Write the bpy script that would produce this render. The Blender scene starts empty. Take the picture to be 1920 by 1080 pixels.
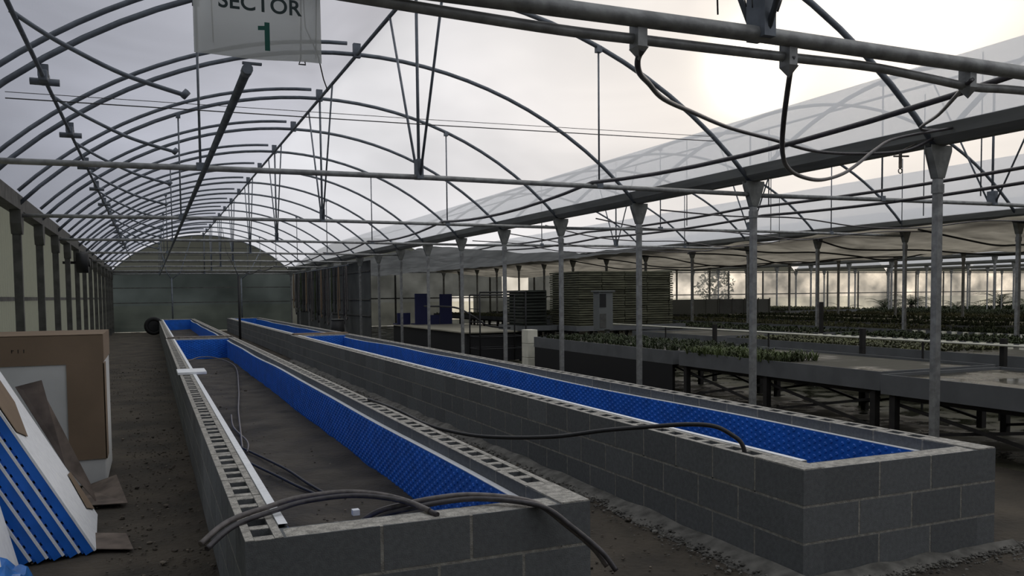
import bpy, math, random
from mathutils import Vector, Matrix
random.seed(7)
PI = math.pi
sc = bpy.context.scene
col = sc.collection

# ------------------------------------------------------------------ camera
EYE = 1.57
def cam_basis(yaw, pitch, roll):
    y, p, r = (math.radians(a) for a in (yaw, pitch, roll))
    F = Vector((math.sin(y)*math.cos(p), math.cos(y)*math.cos(p), math.sin(p)))
    R0 = Vector((math.cos(y), -math.sin(y), 0)); U0 = R0.cross(F)
    R = R0*math.cos(r) + U0*math.sin(r)
    return R, R.cross(F), F
R_, U_, F_ = cam_basis(23.234, -2.946, -0.617)
cam_d = bpy.data.cameras.new('camera')
cam_d.sensor_fit = 'HORIZONTAL'; cam_d.sensor_width = 36.0
cam_d.lens = 36.0*1577.9/1920
cam_d.shift_y = (633.1-540)/1920
cam_d.clip_start = 0.05; cam_d.clip_end = 600
cam = bpy.data.objects.new('camera', cam_d); col.objects.link(cam)
cam.matrix_world = Matrix(((R_.x, U_.x, -F_.x, 0), (R_.y, U_.y, -F_.y, 0), (R_.z, U_.z, -F_.z, EYE), (0, 0, 0, 1)))
sc.camera = cam

# ------------------------------------------------------------------ view and world
vs = sc.view_settings
vs.view_transform = 'Standard'; vs.look = 'None'; vs.gamma = 1.0; vs.use_curve_mapping = False
vs.exposure = 0.0
sc.cycles.use_denoising = True
sc.cycles.max_bounces = 6; sc.cycles.diffuse_bounces = 3; sc.cycles.glossy_bounces = 3
sc.cycles.transparent_max_bounces = 24
sc.cycles.sample_clamp_indirect = 4.0

w = bpy.data.worlds.new('cloudy_sky'); sc.world = w; w.use_nodes = True
nt = w.node_tree; nt.nodes.clear()
def N(t, **kw):
    n = nt.nodes.new(t)
    for k, v in kw.items(): setattr(n, k, v)
    return n
def L(a, b): nt.links.new(a, b)
def M(op, a, b=None, clamp=False):
    n = N('ShaderNodeMath', operation=op); n.use_clamp = clamp
    for i, s in enumerate((a, b)):
        if s is None: continue
        if isinstance(s, (int, float)): n.inputs[i].default_value = s
        else: L(s, n.inputs[i])
    return n.outputs[0]
def MIXC(f, a, b, mode='MIX'):
    n = N('ShaderNodeMix', data_type='RGBA', blend_type=mode)
    for i, s in ((0, f), (6, a), (7, b)):
        if isinstance(s, (int, float)): n.inputs[i].default_value = s
        elif isinstance(s, tuple): n.inputs[i].default_value = (*s, 1)
        else: L(s, n.inputs[i])
    return n.outputs[2]
def direction(az, el):
    az, el = math.radians(az), math.radians(el)
    return (math.sin(az)*math.cos(el), math.cos(az)*math.cos(el), math.sin(el))
tc = N('ShaderNodeTexCoord'); D = tc.outputs['Generated']
def dot_to(d):
    n = N('ShaderNodeVectorMath', operation='DOT_PRODUCT'); L(D, n.inputs[0]); n.inputs[1].default_value = d
    return M('MAXIMUM', n.outputs['Value'], 0.0)
sun_dir = direction(48.5, 19.0)
spot_dir = direction(39.2, 14.2)
glow = M('POWER', dot_to(sun_dir), 9.0)
core = M('POWER', dot_to(sun_dir), 200.0)
spot = M('POWER', dot_to(spot_dir), 1400.0)
mp = N('ShaderNodeMapping'); L(D, mp.inputs[0]); mp.inputs['Scale'].default_value = (1.0, 1.0, 2.6)
cl = N('ShaderNodeTexNoise'); L(mp.outputs[0], cl.inputs['Vector'])
cl.inputs['Scale'].default_value = 3.3; cl.inputs['Detail'].default_value = 4.0; cl.inputs['Roughness'].default_value = 0.5
cl.inputs['Distortion'].default_value = 0.5
cloud = M('SUBTRACT', cl.outputs['Fac'], 0.5)
rt = N('ShaderNodeVectorMath', operation='DOT_PRODUCT'); L(D, rt.inputs[0]); rt.inputs[1].default_value = direction(75, 5)
side = N('ShaderNodeMapRange'); side.interpolation_type = 'SMOOTHSTEP'
L(rt.outputs['Value'], side.inputs[0]); side.inputs[1].default_value = -0.25; side.inputs[2].default_value = 0.75
base = MIXC(side.outputs[0], (0.20, 0.21, 0.25), (0.98, 0.98, 1.04))
sep = N('ShaderNodeSeparateXYZ'); L(D, sep.inputs[0])
zen = N('ShaderNodeMapRange'); zen.interpolation_type = 'SMOOTHSTEP'
L(sep.outputs[2], zen.inputs[0]); zen.inputs[1].default_value = 0.50; zen.inputs[2].default_value = 0.85
base = MIXC(zen.outputs[0], base, (1.02, 1.02, 1.00))
warm = MIXC(glow, base, (1.34, 1.12, 0.86))
cf = M('ADD', 1.0, M('MULTIPLY', cloud, 1.5))
cc = N('ShaderNodeCombineColor')
for i in range(3): L(cf, cc.inputs[i])
sky = MIXC(1.0, warm, cc.outputs[0], 'MULTIPLY')
sk2 = MIXC(core, sky, (4.0, 3.5, 2.8))
sk3 = MIXC(M('MINIMUM', spot, 1.0), sk2, (6.0, 5.4, 4.2))
below = M('LESS_THAN', sep.outputs[2], -0.02)
fin = MIXC(below, sk3, (0.10, 0.10, 0.09))
bg = N('ShaderNodeBackground'); L(fin, bg.inputs[0]); bg.inputs[1].default_value = 1.0
wo = N('ShaderNodeOutputWorld'); L(bg.outputs[0], wo.inputs[0])

# ------------------------------------------------------------------ materials
def mat(name, c, rough=0.8, metal=0.0, var=0.0, scale=8.0, bump=0.0, bscale=None, c2=None, tone=False,
        stretch=None, lo=0.35, hi=0.65, detail=5.0, rough2=None):
    global nt
    m = bpy.data.materials.new(name); m.use_nodes = True
    nt = m.node_tree; nt.nodes.clear()
    out = N('ShaderNodeOutputMaterial'); b = N('ShaderNodeBsdfPrincipled'); L(b.outputs[0], out.inputs[0])
    b.inputs['Roughness'].default_value = rough; b.inputs['Metallic'].default_value = metal
    tc = N('ShaderNodeTexCoord'); v = tc.outputs['Object']
    if stretch:
        mp = N('ShaderNodeMapping'); L(v, mp.inputs[0]); mp.inputs['Scale'].default_value = stretch; v = mp.outputs[0]
    colr = None
    if var or c2:
        n = N('ShaderNodeTexNoise'); L(v, n.inputs['Vector']); n.inputs['Scale'].default_value = scale
        n.inputs['Detail'].default_value = detail
        r = N('ShaderNodeMapRange'); L(n.outputs['Fac'], r.inputs[0])
        r.inputs[1].default_value = lo; r.inputs[2].default_value = hi
        a = c2 if c2 else tuple(x*(1-var) for x in c)
        bb = c if c2 else tuple(x*(1+var) for x in c)
        colr = MIXC(r.outputs[0], a, bb)
        if rough2 is not None:
            rr = N('ShaderNodeMapRange'); L(n.outputs['Fac'], rr.inputs[0]); rr.inputs[1].default_value = lo
            rr.inputs[2].default_value = hi; rr.inputs[3].default_value = rough2; rr.inputs[4].default_value = rough
            L(rr.outputs[0], b.inputs['Roughness'])
    if tone:
        at = N('ShaderNodeAttribute', attribute_name='tone')
        f = M('ADD', 1.0, at.outputs['Fac'])
        k = N('ShaderNodeCombineColor')
        for i in range(3): L(f, k.inputs[i])
        colr = MIXC(1.0, colr if colr else c, k.outputs[0], 'MULTIPLY')
    if colr: L(colr, b.inputs['Base Color'])
    else: b.inputs['Base Color'].default_value = (*c, 1)
    if bump:
        n2 = N('ShaderNodeTexNoise'); L(v, n2.inputs['Vector']); n2.inputs['Scale'].default_value = bscale or scale*3
        n2.inputs['Detail'].default_value = 4
        bp = N('ShaderNodeBump'); bp.inputs['Strength'].default_value = bump; bp.inputs['Distance'].default_value = 0.02
        L(n2.outputs['Fac'], bp.inputs['Height']); L(bp.outputs[0], b.inputs['Normal'])
    return m
def film(name, tr, df, mix_t, var=0.0, scale=0.6, stretch=None, gloss=0.0):
    """sheet that lets light through: transparent part (colour tr, share mix_t) and scattering part (colour df)"""
    global nt
    m = bpy.data.materials.new(name); m.use_nodes = True
    nt = m.node_tree; nt.nodes.clear()
    out = N('ShaderNodeOutputMaterial')
    t = N('ShaderNodeBsdfTransparent'); t.inputs[0].default_value = (*tr, 1)
    s = N('ShaderNodeBsdfTranslucent'); s.inputs[0].default_value = (*df, 1)
    d = N('ShaderNodeBsdfDiffuse'); d.inputs[0].default_value = (*(x*0.7 for x in df), 1)
    a = N('ShaderNodeMixShader'); a.inputs[0].default_value = 0.12; L(s.outputs[0], a.inputs[1]); L(d.outputs[0], a.inputs[2])
    x = N('ShaderNodeMixShader'); x.inputs[0].default_value = mix_t
    L(a.outputs[0], x.inputs[1]); L(t.outputs[0], x.inputs[2]); L(x.outputs[0], out.inputs[0])
    if var:
        tc = N('ShaderNodeTexCoord'); v = tc.outputs['Object']
        if stretch:
            mp = N('ShaderNodeMapping'); L(v, mp.inputs[0]); mp.inputs['Scale'].default_value = stretch; v = mp.outputs[0]
        n = N('ShaderNodeTexNoise'); L(v, n.inputs['Vector']); n.inputs['Scale'].default_value = scale; n.inputs['Detail'].default_value = 4
        r = N('ShaderNodeMapRange'); L(n.outputs['Fac'], r.inputs[0]); r.inputs[1].default_value = 0.3; r.inputs[2].default_value = 0.7
        r.inputs[3].default_value = mix_t*(1-var); r.inputs[4].default_value = min(1, mix_t*(1+var))
        L(r.outputs[0], x.inputs[0])
        r2 = N('ShaderNodeMapRange'); L(n.outputs['Fac'], r2.inputs[0]); r2.inputs[1].default_value = 0.3; r2.inputs[2].default_value = 0.7
        L(MIXC(r2.outputs[0], tuple(q*(1-var) for q in df), df), s.inputs[0])
        L(MIXC(r2.outputs[0], tuple(q*(1-var) for q in tr), tr), t.inputs[0])
    return m

m_galv = mat('galvanised_steel', (0.30, 0.305, 0.30), 0.5, 0.3, var=0.25, scale=14, bump=0.1)
m_gutter = mat('gutter_steel', (0.20, 0.205, 0.19), 0.6, 0.2, var=0.2, scale=3, stretch=(4, 0.4, 4))
m_pipe = mat('roof_pipe_steel', (0.15, 0.17, 0.195), 0.5, 0.25, var=0.2, scale=10)
m_rust = mat('weathered_steel', (0.16, 0.14, 0.12), 0.75, 0.2, var=0.4, scale=20)
m_black = mat('black_metal', (0.012, 0.012, 0.013), 0.6)
m_hose = mat('black_polythene_hose', (0.055, 0.05, 0.055), 0.38, var=0.3, scale=30)
m_hosel = mat('grey_worn_hose', (0.13, 0.115, 0.11), 0.4, var=0.3, scale=30)
m_rubber = mat('dark_hose', (0.02, 0.02, 0.022), 0.5)
m_wire = mat('thin_wire', (0.06, 0.06, 0.06), 0.5, 0.3)
m_block = mat('concrete_block', (0.148, 0.157, 0.162), 0.95, var=0.12, scale=40, bump=0.25, bscale=180, tone=True)
m_mortar = mat('mortar', (0.31, 0.30, 0.27), 0.95, var=0.25, scale=30, bump=0.4, bscale=120)
m_mortar_littop = mat('mortar_capping_and_lit_tops', (0.46, 0.44, 0.40), 0.95, var=0.3, scale=26, bump=0.8, bscale=90)
m_foam = mat('white_foam_core', (0.93, 0.95, 0.98), 0.7, var=0.05, scale=20)
m_blue = mat('blue_panel_foil', (0.014, 0.155, 0.66), 0.42, var=0.15, scale=5)
m_soil = mat('damp_soil', (0.092, 0.076, 0.056), 0.95, c2=(0.042, 0.036, 0.028), scale=1.7, bump=0.9, bscale=26, detail=10)
m_bedsoil = mat('bed_soil', (0.088, 0.076, 0.060), 0.95, c2=(0.036, 0.032, 0.027), scale=2.4, bump=0.9, bscale=22, detail=10)
m_wet = mat('wet_algae_floor', (0.085, 0.08, 0.05), 0.8, c2=(0.022, 0.024, 0.013), scale=2.2, bump=0.4, bscale=14, detail=10, rough2=0.15, lo=0.42, hi=0.58)
m_rubble = mat('mortar_rubble', (0.14, 0.135, 0.122), 0.95, var=0.4, scale=9, tone=True)
m_clod = mat('soil_clods', (0.10, 0.085, 0.068), 0.95, tone=True)
m_card = mat('brown_cardboard', (0.235, 0.17, 0.115), 0.9, var=0.08, scale=3)
m_cardw = mat('worn_grey_cardboard', (0.15, 0.12, 0.10), 0.95, var=0.3, scale=7)
m_wrap = mat('white_packing_foam', (0.66, 0.67, 0.66), 0.75, var=0.06, scale=3)
m_bluefilm = mat('blue_plastic_film', (0.03, 0.20, 0.62), 0.3, var=0.3, scale=9)
m_ink = mat('printed_ink', (0.02, 0.015, 0.012), 0.8)
m_green = mat('green_letter_vinyl', (0.0, 0.085, 0.06), 0.5)
m_dkgreen = mat('dark_letter_vinyl', (0.012, 0.03, 0.03), 0.5)
m_postdark = mat('dark_wall_post', (0.085, 0.085, 0.078), 0.75, var=0.3, scale=6)
m_leafd = mat('dark_leaves', (0.04, 0.055, 0.02), 0.7, var=0.5, scale=3)
m_leaf = mat('green_leaves', (0.075, 0.10, 0.03), 0.7, var=0.5, scale=3)
m_leafp = mat('pale_seedlings', (0.12, 0.125, 0.06), 0.7, var=0.5, scale=2)
m_bench = mat('bench_side_board', (0.14, 0.147, 0.152), 0.7, var=0.15, scale=3)
m_benchtop = mat('bench_sheet', (0.055, 0.052, 0.036), 0.85, c2=(0.03, 0.03, 0.02), scale=1.3, detail=8, bump=0.3, bscale=7, rough2=0.2, lo=0.36, hi=0.5)
m_benchwet = mat('wet_bench_sheet', (0.10, 0.09, 0.06), 0.6, c2=(0.05, 0.045, 0.03), scale=1.3, detail=8, bump=0.12, bscale=6, rough2=0.10, lo=0.5, hi=0.68)
m_wood = mat('dark_timber', (0.022, 0.02, 0.018), 0.85, var=0.3, scale=8)
m_tray = mat('white_tray_plastic', (0.85, 0.83, 0.70), 0.5, var=0.1, scale=5)
m_stack = mat('stacked_tray_edges', (0.13, 0.13, 0.085), 0.85, var=0.45, scale=3, stretch=(1, 1, 14))
m_stackd = mat('dark_tray_edges', (0.035, 0.04, 0.032), 0.85, var=0.5, scale=3, stretch=(1, 1, 14))
m_greybox = mat('grey_cabinet_paint', (0.17, 0.18, 0.175), 0.6)
m_navy = mat('navy_board', (0.012, 0.016, 0.085), 0.6)
m_pale = mat('pale_table_sheet', (0.42, 0.39, 0.30), 0.5, var=0.15, scale=2)
m_trunk = mat('trunk_bark', (0.06, 0.05, 0.04), 0.9)
m_cloth_unused = mat('grey_beige_shade_cloth', (0.26, 0.24, 0.20), 0.95, var=0.16, scale=2.2, stretch=(1.5, 0.25, 1))
m_outside = mat('pale_gravel', (0.80, 0.76, 0.64), 0.95, var=0.2, scale=0.4)
m_tyre = mat('tyre_rubber', (0.015, 0.015, 0.015), 0.8)
m_roof = film('roof_film', (0.95, 0.96, 0.98), (0.88, 0.91, 0.96), 0.46, var=0.05, scale=0.5, stretch=(1, 0.35, 1))
m_vent = film('vent_film', (0.66, 0.68, 0.73), (0.55, 0.57, 0.62), 0.72, var=0.04, scale=0.6, stretch=(1, 0.35, 1))
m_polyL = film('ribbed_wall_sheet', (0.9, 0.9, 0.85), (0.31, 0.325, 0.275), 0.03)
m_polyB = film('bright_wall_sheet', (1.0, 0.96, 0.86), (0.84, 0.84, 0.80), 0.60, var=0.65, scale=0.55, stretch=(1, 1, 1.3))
m_netD = film('dark_wall_net', (0.75, 0.85, 0.80), (0.04, 0.052, 0.052), 0.035, var=0.55, scale=0.4)
m_netG = film('grey_wall_sheet', (0.9, 0.92, 0.85), (0.085, 0.092, 0.088), 0.04, var=0.5, scale=0.7)
m_gable = film('gable_sheet', (0.85, 0.9, 0.82), (0.065, 0.07, 0.06), 0.03, var=0.2, scale=0.5)
m_cloths = film('shade_screen', (0.85, 0.82, 0.75), (0.38, 0.345, 0.275), 0.02, var=0.62, scale=3.0, stretch=(0.42, 0.42, 1))  # colour noise stands in for light and shade on the folds
m_sign = film('sign_plastic', (0.95, 0.97, 0.97), (0.78, 0.80, 0.80), 0.30)
m_glassw = film('window_pane', (1.0, 0.97, 0.88), (0.9, 0.86, 0.72), 0.45, var=0.3, scale=1.2)

# ------------------------------------------------------------------ mesh helpers
class MB:
    def __init__(s): s.v = []; s.f = []; s.mi = []; s.sm = []; s.tn = []
    def add(s, vs, fs, mi=0, smooth=False, tone=0.0):
        o = len(s.v); s.v += [tuple(x) for x in vs]
        for f in fs: s.f.append(tuple(i+o for i in f)); s.mi.append(mi); s.sm.append(smooth); s.tn.append(tone)
        return s
    def box(s, x0, x1, y0, y1, z0, z1, mi=0, tone=0.0):
        return s.add([(x0,y0,z0),(x1,y0,z0),(x1,y1,z0),(x0,y1,z0),(x0,y0,z1),(x1,y0,z1),(x1,y1,z1),(x0,y1,z1)],
              [(0,3,2,1),(4,5,6,7),(0,1,5,4),(1,2,6,5),(2,3,7,6),(3,0,4,7)], mi, False, tone)
    def obox(s, c, ax, ay, az, mi=0, tone=0.0):
        c = Vector(c); ax, ay, az = Vector(ax), Vector(ay), Vector(az)
        vs = [c+sx*ax+sy*ay+sz*az for sz in (-1,1) for sx, sy in ((-1,-1),(1,-1),(1,1),(-1,1))]
        return s.add(vs, [(0,3,2,1),(4,5,6,7),(0,1,5,4),(1,2,6,5),(2,3,7,6),(3,0,4,7)], mi, False, tone)
    def bar(s, a, b, w, h=None, up=(0,0,1), mi=0):
        a, b = Vector(a), Vector(b); h = h or w; d = b-a; l = d.length/2; d.normalize()
        u = Vector(up)
        if abs(d.dot(u)) > 0.98: u = Vector((0,1,0))
        r = d.cross(u).normalized(); u = r.cross(d).normalized()
        return s.obox((a+b)/2, d*l, r*w/2, u*h/2, mi)
    def tube(s, pts, r, n=8, mi=0, cap=True):
        pts = [Vector(p) for p in pts]; rs = r if isinstance(r, (list, tuple)) else [r]*len(pts)
        vs = []; prev = None
        for i, p in enumerate(pts):
            d = (pts[min(i+1, len(pts)-1)]-pts[max(i-1, 0)]).normalized()
            if prev is None:
                u = Vector((0,0,1)) if abs(d.z) < 0.9 else Vector((1,0,0))
                prev = (u-d*u.dot(d)).normalized()
            else:
                prev = (prev-d*prev.dot(d)).normalized()
            q = d.cross(prev)
            for k in range(n):
                a = 2*PI*k/n; vs.append(p+(prev*math.cos(a)+q*math.sin(a))*rs[i])
        fs = []
        for i in range(len(pts)-1):
            for k in range(n):
                a, b = i*n+k, i*n+(k+1) % n
                fs.append((a, b, b+n, a+n))
        s.add(vs, fs, mi, True)
        if cap:
            o = len(s.v)-len(vs)
            s.f.append(tuple(o+k for k in range(n))[::-1]); s.mi.append(mi); s.sm.append(False); s.tn.append(0)
            e = o+(len(pts)-1)*n
            s.f.append(tuple(e+k for k in range(n))); s.mi.append(mi); s.sm.append(False); s.tn.append(0)
        return s
    def quad(s, a, b, c, d, mi=0): return s.add([a, b, c, d], [(0,1,2,3)], mi)
    def build(s, name, mats, parent=None, bevel=0.0, kind=None):
        mats = mats if isinstance(mats, (list, tuple)) else [mats]
        me = bpy.data.meshes.new(name)
        off = Vector((0,0,0))
        p = parent
        while p is not None: off += p.location; p = p.parent
        me.from_pydata([tuple(Vector(v)-off) for v in s.v], [], s.f)
        for m in mats: me.materials.append(m)
        me.polygons.foreach_set('material_index', s.mi); me.polygons.foreach_set('use_smooth', s.sm)
        if any(s.tn):
            at = me.attributes.new('tone', 'FLOAT', 'FACE'); at.data.foreach_set('value', s.tn)
        me.update()
        o = bpy.data.objects.new(name, me); col.objects.link(o)
        if parent: o.parent = parent
        if bevel:
            b = o.modifiers.new('bevel', 'BEVEL'); b.width = bevel; b.segments = 2; b.limit_method = 'ANGLE'
        if kind: o['kind'] = kind
        return o
def tag(o, label, cat, group=None, kind=None):
    o['label'] = label; o['category'] = cat
    if group: o['group'] = group
    if kind: o['kind'] = kind
    return o
def thing(name, label, cat, loc=(0,0,0), group=None):
    o = bpy.data.objects.new(name, None); o.empty_display_size = 0.1; col.objects.link(o); o.location = loc
    return tag(o, label, cat, group)
def struct(mb, name, mats): return mb.build(name, mats, kind='structure')
def clone(root, loc, label, group=None):
    r = root.copy(); col.objects.link(r); r.location = loc; r['label'] = label
    if group: r['group'] = group
    for ch in list(root.children):
        c = ch.copy(); col.objects.link(c); c.parent = r
        for g in list(ch.children):
            d = g.copy(); col.objects.link(d); d.parent = c
    return r
def smooth_path(pts, n=6):
    P = [Vector(p) for p in pts]; out = []
    for i in range(len(P)-1):
        p0 = P[max(i-1, 0)]; p1 = P[i]; p2 = P[i+1]; p3 = P[min(i+2, len(P)-1)]
        for k in range(n):
            t = k/n
            out.append(0.5*((2*p1)+(p2-p0)*t+(2*p0-5*p1+4*p2-p3)*t*t+(3*p1-p0-3*p2+p3)*t**3))
    out.append(P[-1]); return out
ORD = ['first','second','third','fourth','fifth','sixth','seventh','eighth','ninth','tenth','eleventh','twelfth',
       'thirteenth','fourteenth','fifteenth','sixteenth','seventeenth','eighteenth']

# ------------------------------------------------------------------ the greenhouse: dimensions
S = 2.5; Y1 = 5.45                       # spacing of the frames along the tunnel
XL, XG = -1.60, 6.49                     # left eave, first gutter
XR = (XL+XG)/2; SPR = 2.85; RISE = 1.70; RAD = 5.56
YB = Y1+15*S+0.08                        # back wall
YF = -5.0
GX = [6.49, 14.5, 22.5, 30.5, 38.5, 46.5, 54.5, 62.5, 70.5]
def arc_z(dx, rad=RAD): return SPR+RISE-RAD+math.sqrt(max(0, rad*rad-dx*dx))
def frames(k0, k1): return range(k0, k1+1)

# ------------------------------------------------------------------ setting
rnd = random.Random(3)
g = MB()                                                   # floor of the first tunnel with uneven soil
nx, ny = 72, 420
x0, x1, y0, y1 = -2.2, 6.9, -1.0, YB
from mathutils import noise
vs = []
for j in range(ny+1):
    for i in range(nx+1):
        X = x0+(x1-x0)*i/nx; Y = y0+(y1-y0)*j/ny
        h = 0.016*noise.noise((X*1.3, Y*1.3, 0))+0.010*noise.noise((X*5, Y*5, 3))+0.006*noise.noise((X*14, Y*14, 5))
        vs.append((X, Y, h-0.012))
g.add(vs, [(j*(nx+1)+i, j*(nx+1)+i+1, (j+1)*(nx+1)+i+1, (j+1)*(nx+1)+i) for j in range(ny) for i in range(nx)], 0, True)
struct(g, 'floor', m_soil)
g = MB(); g.quad((6.9, YF, -0.01), (GX[-1], YF, -0.01), (GX[-1], YB, -0.01), (6.9, YB, -0.01))
g.quad((-2.2, YF, -0.012), (6.9, YF, -0.012), (6.9, -1, -0.012), (-2.2, -1, -0.012))
struct(g, 'floor', m_wet)
g = MB(); g.quad((-90, -60, -0.06), (200, -60, -0.06), (200, 200, -0.06), (-90, 200, -0.06))
struct(g, 'floor', m_outside)

def tunnel_roof(xa, xb, a0=0, a1=1, m=m_roof, dr=0.0, n=28, name='ceiling'):
    xc = (xa+xb)/2; half = (xb-xa)/2; g = MB(); vs = []; ys = [YF]+[Y1+k*S for k in range(-4, 16)]+[YB]
    ys = sorted(set(y for y in ys if YF <= y <= YB))
    for y in ys:
        for i in range(n+1):
            t = a0+(a1-a0)*i/n; dx = (2*t-1)*half; rr = RAD
            th = math.asin(max(-1, min(1, dx/rr)))
            vs.append((xc+(rr+dr)*math.sin(th), y, SPR+RISE-RAD+(rr+dr)*math.cos(th)))
    g.add(vs, [(j*(n+1)+i, j*(n+1)+i+1, (j+1)*(n+1)+i+1, (j+1)*(n+1)+i) for j in range(len(ys)-1) for i in range(n)], 0, True)
    return struct(g, name, m)
tunnel_roof(XL, XG, 0.5, 0.981, dr=0.035)
tunnel_roof(XL, XG, 0.0, 0.512, m_vent, 0.155, 16)
for a, b in zip(GX[:-1], GX[1:]): tunnel_roof(a, b, 0.019, 0.981, dr=0.035)

# left wall: ribbed pale sheets with a rail
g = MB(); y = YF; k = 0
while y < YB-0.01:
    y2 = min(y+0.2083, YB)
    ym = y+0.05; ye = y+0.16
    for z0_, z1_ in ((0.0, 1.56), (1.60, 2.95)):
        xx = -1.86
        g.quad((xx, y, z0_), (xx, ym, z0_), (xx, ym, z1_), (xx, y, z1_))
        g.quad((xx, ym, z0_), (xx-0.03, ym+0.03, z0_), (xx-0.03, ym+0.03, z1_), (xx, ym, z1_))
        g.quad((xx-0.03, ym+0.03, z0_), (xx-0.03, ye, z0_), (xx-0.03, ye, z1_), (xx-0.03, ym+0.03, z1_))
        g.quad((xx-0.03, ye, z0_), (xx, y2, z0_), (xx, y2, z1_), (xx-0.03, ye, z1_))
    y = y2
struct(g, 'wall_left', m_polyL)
g = MB(); g.box(-1.87, -1.80, YF, YB, 1.55, 1.61); g.box(-1.87, -1.80, YF, YB, 0.0, 0.10)
struct(g, 'trim_1', m_postdark)
# unseen front wall behind the viewer, added dark to cut side light
g = MB(); g.box(-1.9, GX[-1], YF-0.1, YF, 0, 4.6); struct(g, 'wall_front_added', m_postdark)
g = MB(); g.box(GX[-1], GX[-1]+0.05, YF, YB, 0, 2.9); struct(g, 'wall_right', m_polyB)
# back wall in its sections
g = MB(); g.quad((-1.86, YB, 0), (XG, YB, 0), (XG, YB, 2.78), (-1.86, YB, 2.78)); struct(g, 'wall_back', m_netD)
g = MB(); n = 24
pts = [(XL+(XG-XL)*i/n, YB, arc_z((2*i/n-1)*(XG-XL)/2)+0.02) for i in range(n+1)]
bot = [(p[0], YB, 2.78) for p in pts]
g.add(pts+bot, [(i, i+1, n+2+i, n+1+i) for i in range(n)]); struct(g, 'wall_back', m_gable)
W0, W1, WZ0, WZ1 = 17.9, 19.5, 1.45, 2.65
V0, V1, VZ0, VZ1 = 14.3, 16.2, 0.25, 1.5
XBR = 26.2
g = MB()
def rect(g, xa, xb, za, zb): g.quad((xa, YB, za), (xb, YB, za), (xb, YB, zb), (xa, YB, zb))
rect(g, XG, V0, 0, 2.85); rect(g, V0, V1, 0, VZ0); rect(g, V0, V1, VZ1, 2.85); rect(g, V1, W0, 0, 2.85)
rect(g, W0, W1, 0, WZ0); rect(g, W0, W1, WZ1, 2.85); rect(g, W1, XBR, 0, 2.85)
struct(g, 'wall_back', m_netG)
g = MB(); rect(g, W0, W1, WZ0, WZ1); struct(g, 'window_1', m_glassw)
g = MB(); rect(g, V0, V1, VZ0, VZ1); struct(g, 'window_2', m_glassw)
g = MB(); rect(g, XBR, GX[-1], 0, 2.85); struct(g, 'wall_back', m_polyB)
for a, b in zip(GX[:-1], GX[1:]):
    g = MB(); pts = [(a+(b-a)*i/n, YB, arc_z((2*i/n-1)*(b-a)/2)+0.02) for i in range(n+1)]
    bot = [(p[0], YB, 2.85) for p in pts]
    g.add(pts+bot, [(i, i+1, n+2+i, n+1+i) for i in range(n)]); struct(g, 'wall_back', m_gable)
g = MB()
for z in (1.42, 2.78): g.box(XG, GX[-1], YB-0.06, YB-0.02, z-0.03, z+0.03)
x = 9.16
while x < GX[-1]:
    g.box(x-0.04, x+0.04, YB-0.09, YB-0.02, 0, 2.85); x += 2.67
struct(g, 'trim_2', m_postdark)
g = MB()
for z, h in ((1.35, .02), (2.05, .02), (2.78, .035), (3.25, .015), (3.6, .015), (3.95, .015), (4.25, .015)):
    half = 4.0 if z < 2.85 else math.sqrt(RAD**2-(z-(SPR+RISE-RAD))**2)-0.1
    g.box(XR-half, XR+half, YB-0.06, YB-0.02, z-h, z+h)
struct(g, 'trim_3', m_postdark)

# ------------------------------------------------------------------ gutters
def gutter(x, label, w=0.30, h=0.16):
    t = thing('roof_gutter', label, 'gutter', (x, YF, SPR), 'gutters between the tunnels')
    g = MB(); prof = [(-w/2, h), (-w/2+0.03, 0.06), (-0.05, 0.0), (0.05, 0.0), (w/2-0.03, 0.06), (w/2, h), (w/2-0.02, h), (0.04, 0.03), (-0.04, 0.03), (-w/2+0.02, h)]
    vs = [(x+px, y, SPR+pz) for y in (YF, YB-0.1) for px, pz in prof]; m_ = len(prof)
    fs = [(i, (i+1) % m_, (i+1) % m_+m_, i+m_) for i in range(m_)]
    fs += [tuple(range(m_))[::-1], tuple(range(m_, 2*m_))]
    g.add(vs, fs); g.build('trough', m_gutter, t); return t
gutter(XG, 'long grey steel gutter on top of the post row beside the right block bed')
for i, x in enumerate(GX[1:-1]):
    gutter(x, 'distant steel gutter, %s one to the right after the nearest gutter' % ORD[i])
t = thing('eave_beam', 'dark steel eave beam along the top of the left wall', 'beam', (XL-0.1, YF, 2.85))
g = MB(); g.box(-1.86, XL+0.06, YF, YB-0.1, 2.86, 2.96); g.box(XL-0.02, XL+0.06, YF, YB-0.1, 2.76, 2.86); g.build('beam', m_postdark, t)

# ------------------------------------------------------------------ columns
def column(x, y, label, group, m=m_galv, wdt=0.062):
    t = thing('steel_column', label, 'column', (x, y, 0), group)
    g = MB(); g.box(x-wdt/2, x+wdt/2, y-wdt/2, y+wdt/2, -0.03, SPR-0.005); g.build('post', m, t)
    g = MB(); yy = y
    for dy in (-0.036, 0.036):
        a = y+dy-0.004; b = y+dy+0.004
        prof = [(-0.04, SPR-0.29), (0.04, SPR-0.29), (0.125, SPR-0.05), (0.125, SPR), (-0.125, SPR), (-0.125, SPR-0.05)]
        vs = [(x+px, q, pz) for q in (a, b) for px, pz in prof]
        g.add(vs, [tuple(range(6)), tuple(range(6, 12))[::-1]]+[(i, (i+1) % 6, (i+1) % 6+6, i+6) for i in range(6)])
    for sx in (-1, 1):
        g.bar((x+sx*0.036, y, SPR-0.285), (x+sx*0.118, y, SPR-0.02), 0.07, 0.008, up=(sx, 0, 0.3))
    g.build('bracket', m_gutter, t)
    g = MB(); g.box(x-0.038, x+0.038, y-0.038, y+0.038, SPR-0.42, SPR-0.34); g.build('collar', m, t)
    return t
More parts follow.
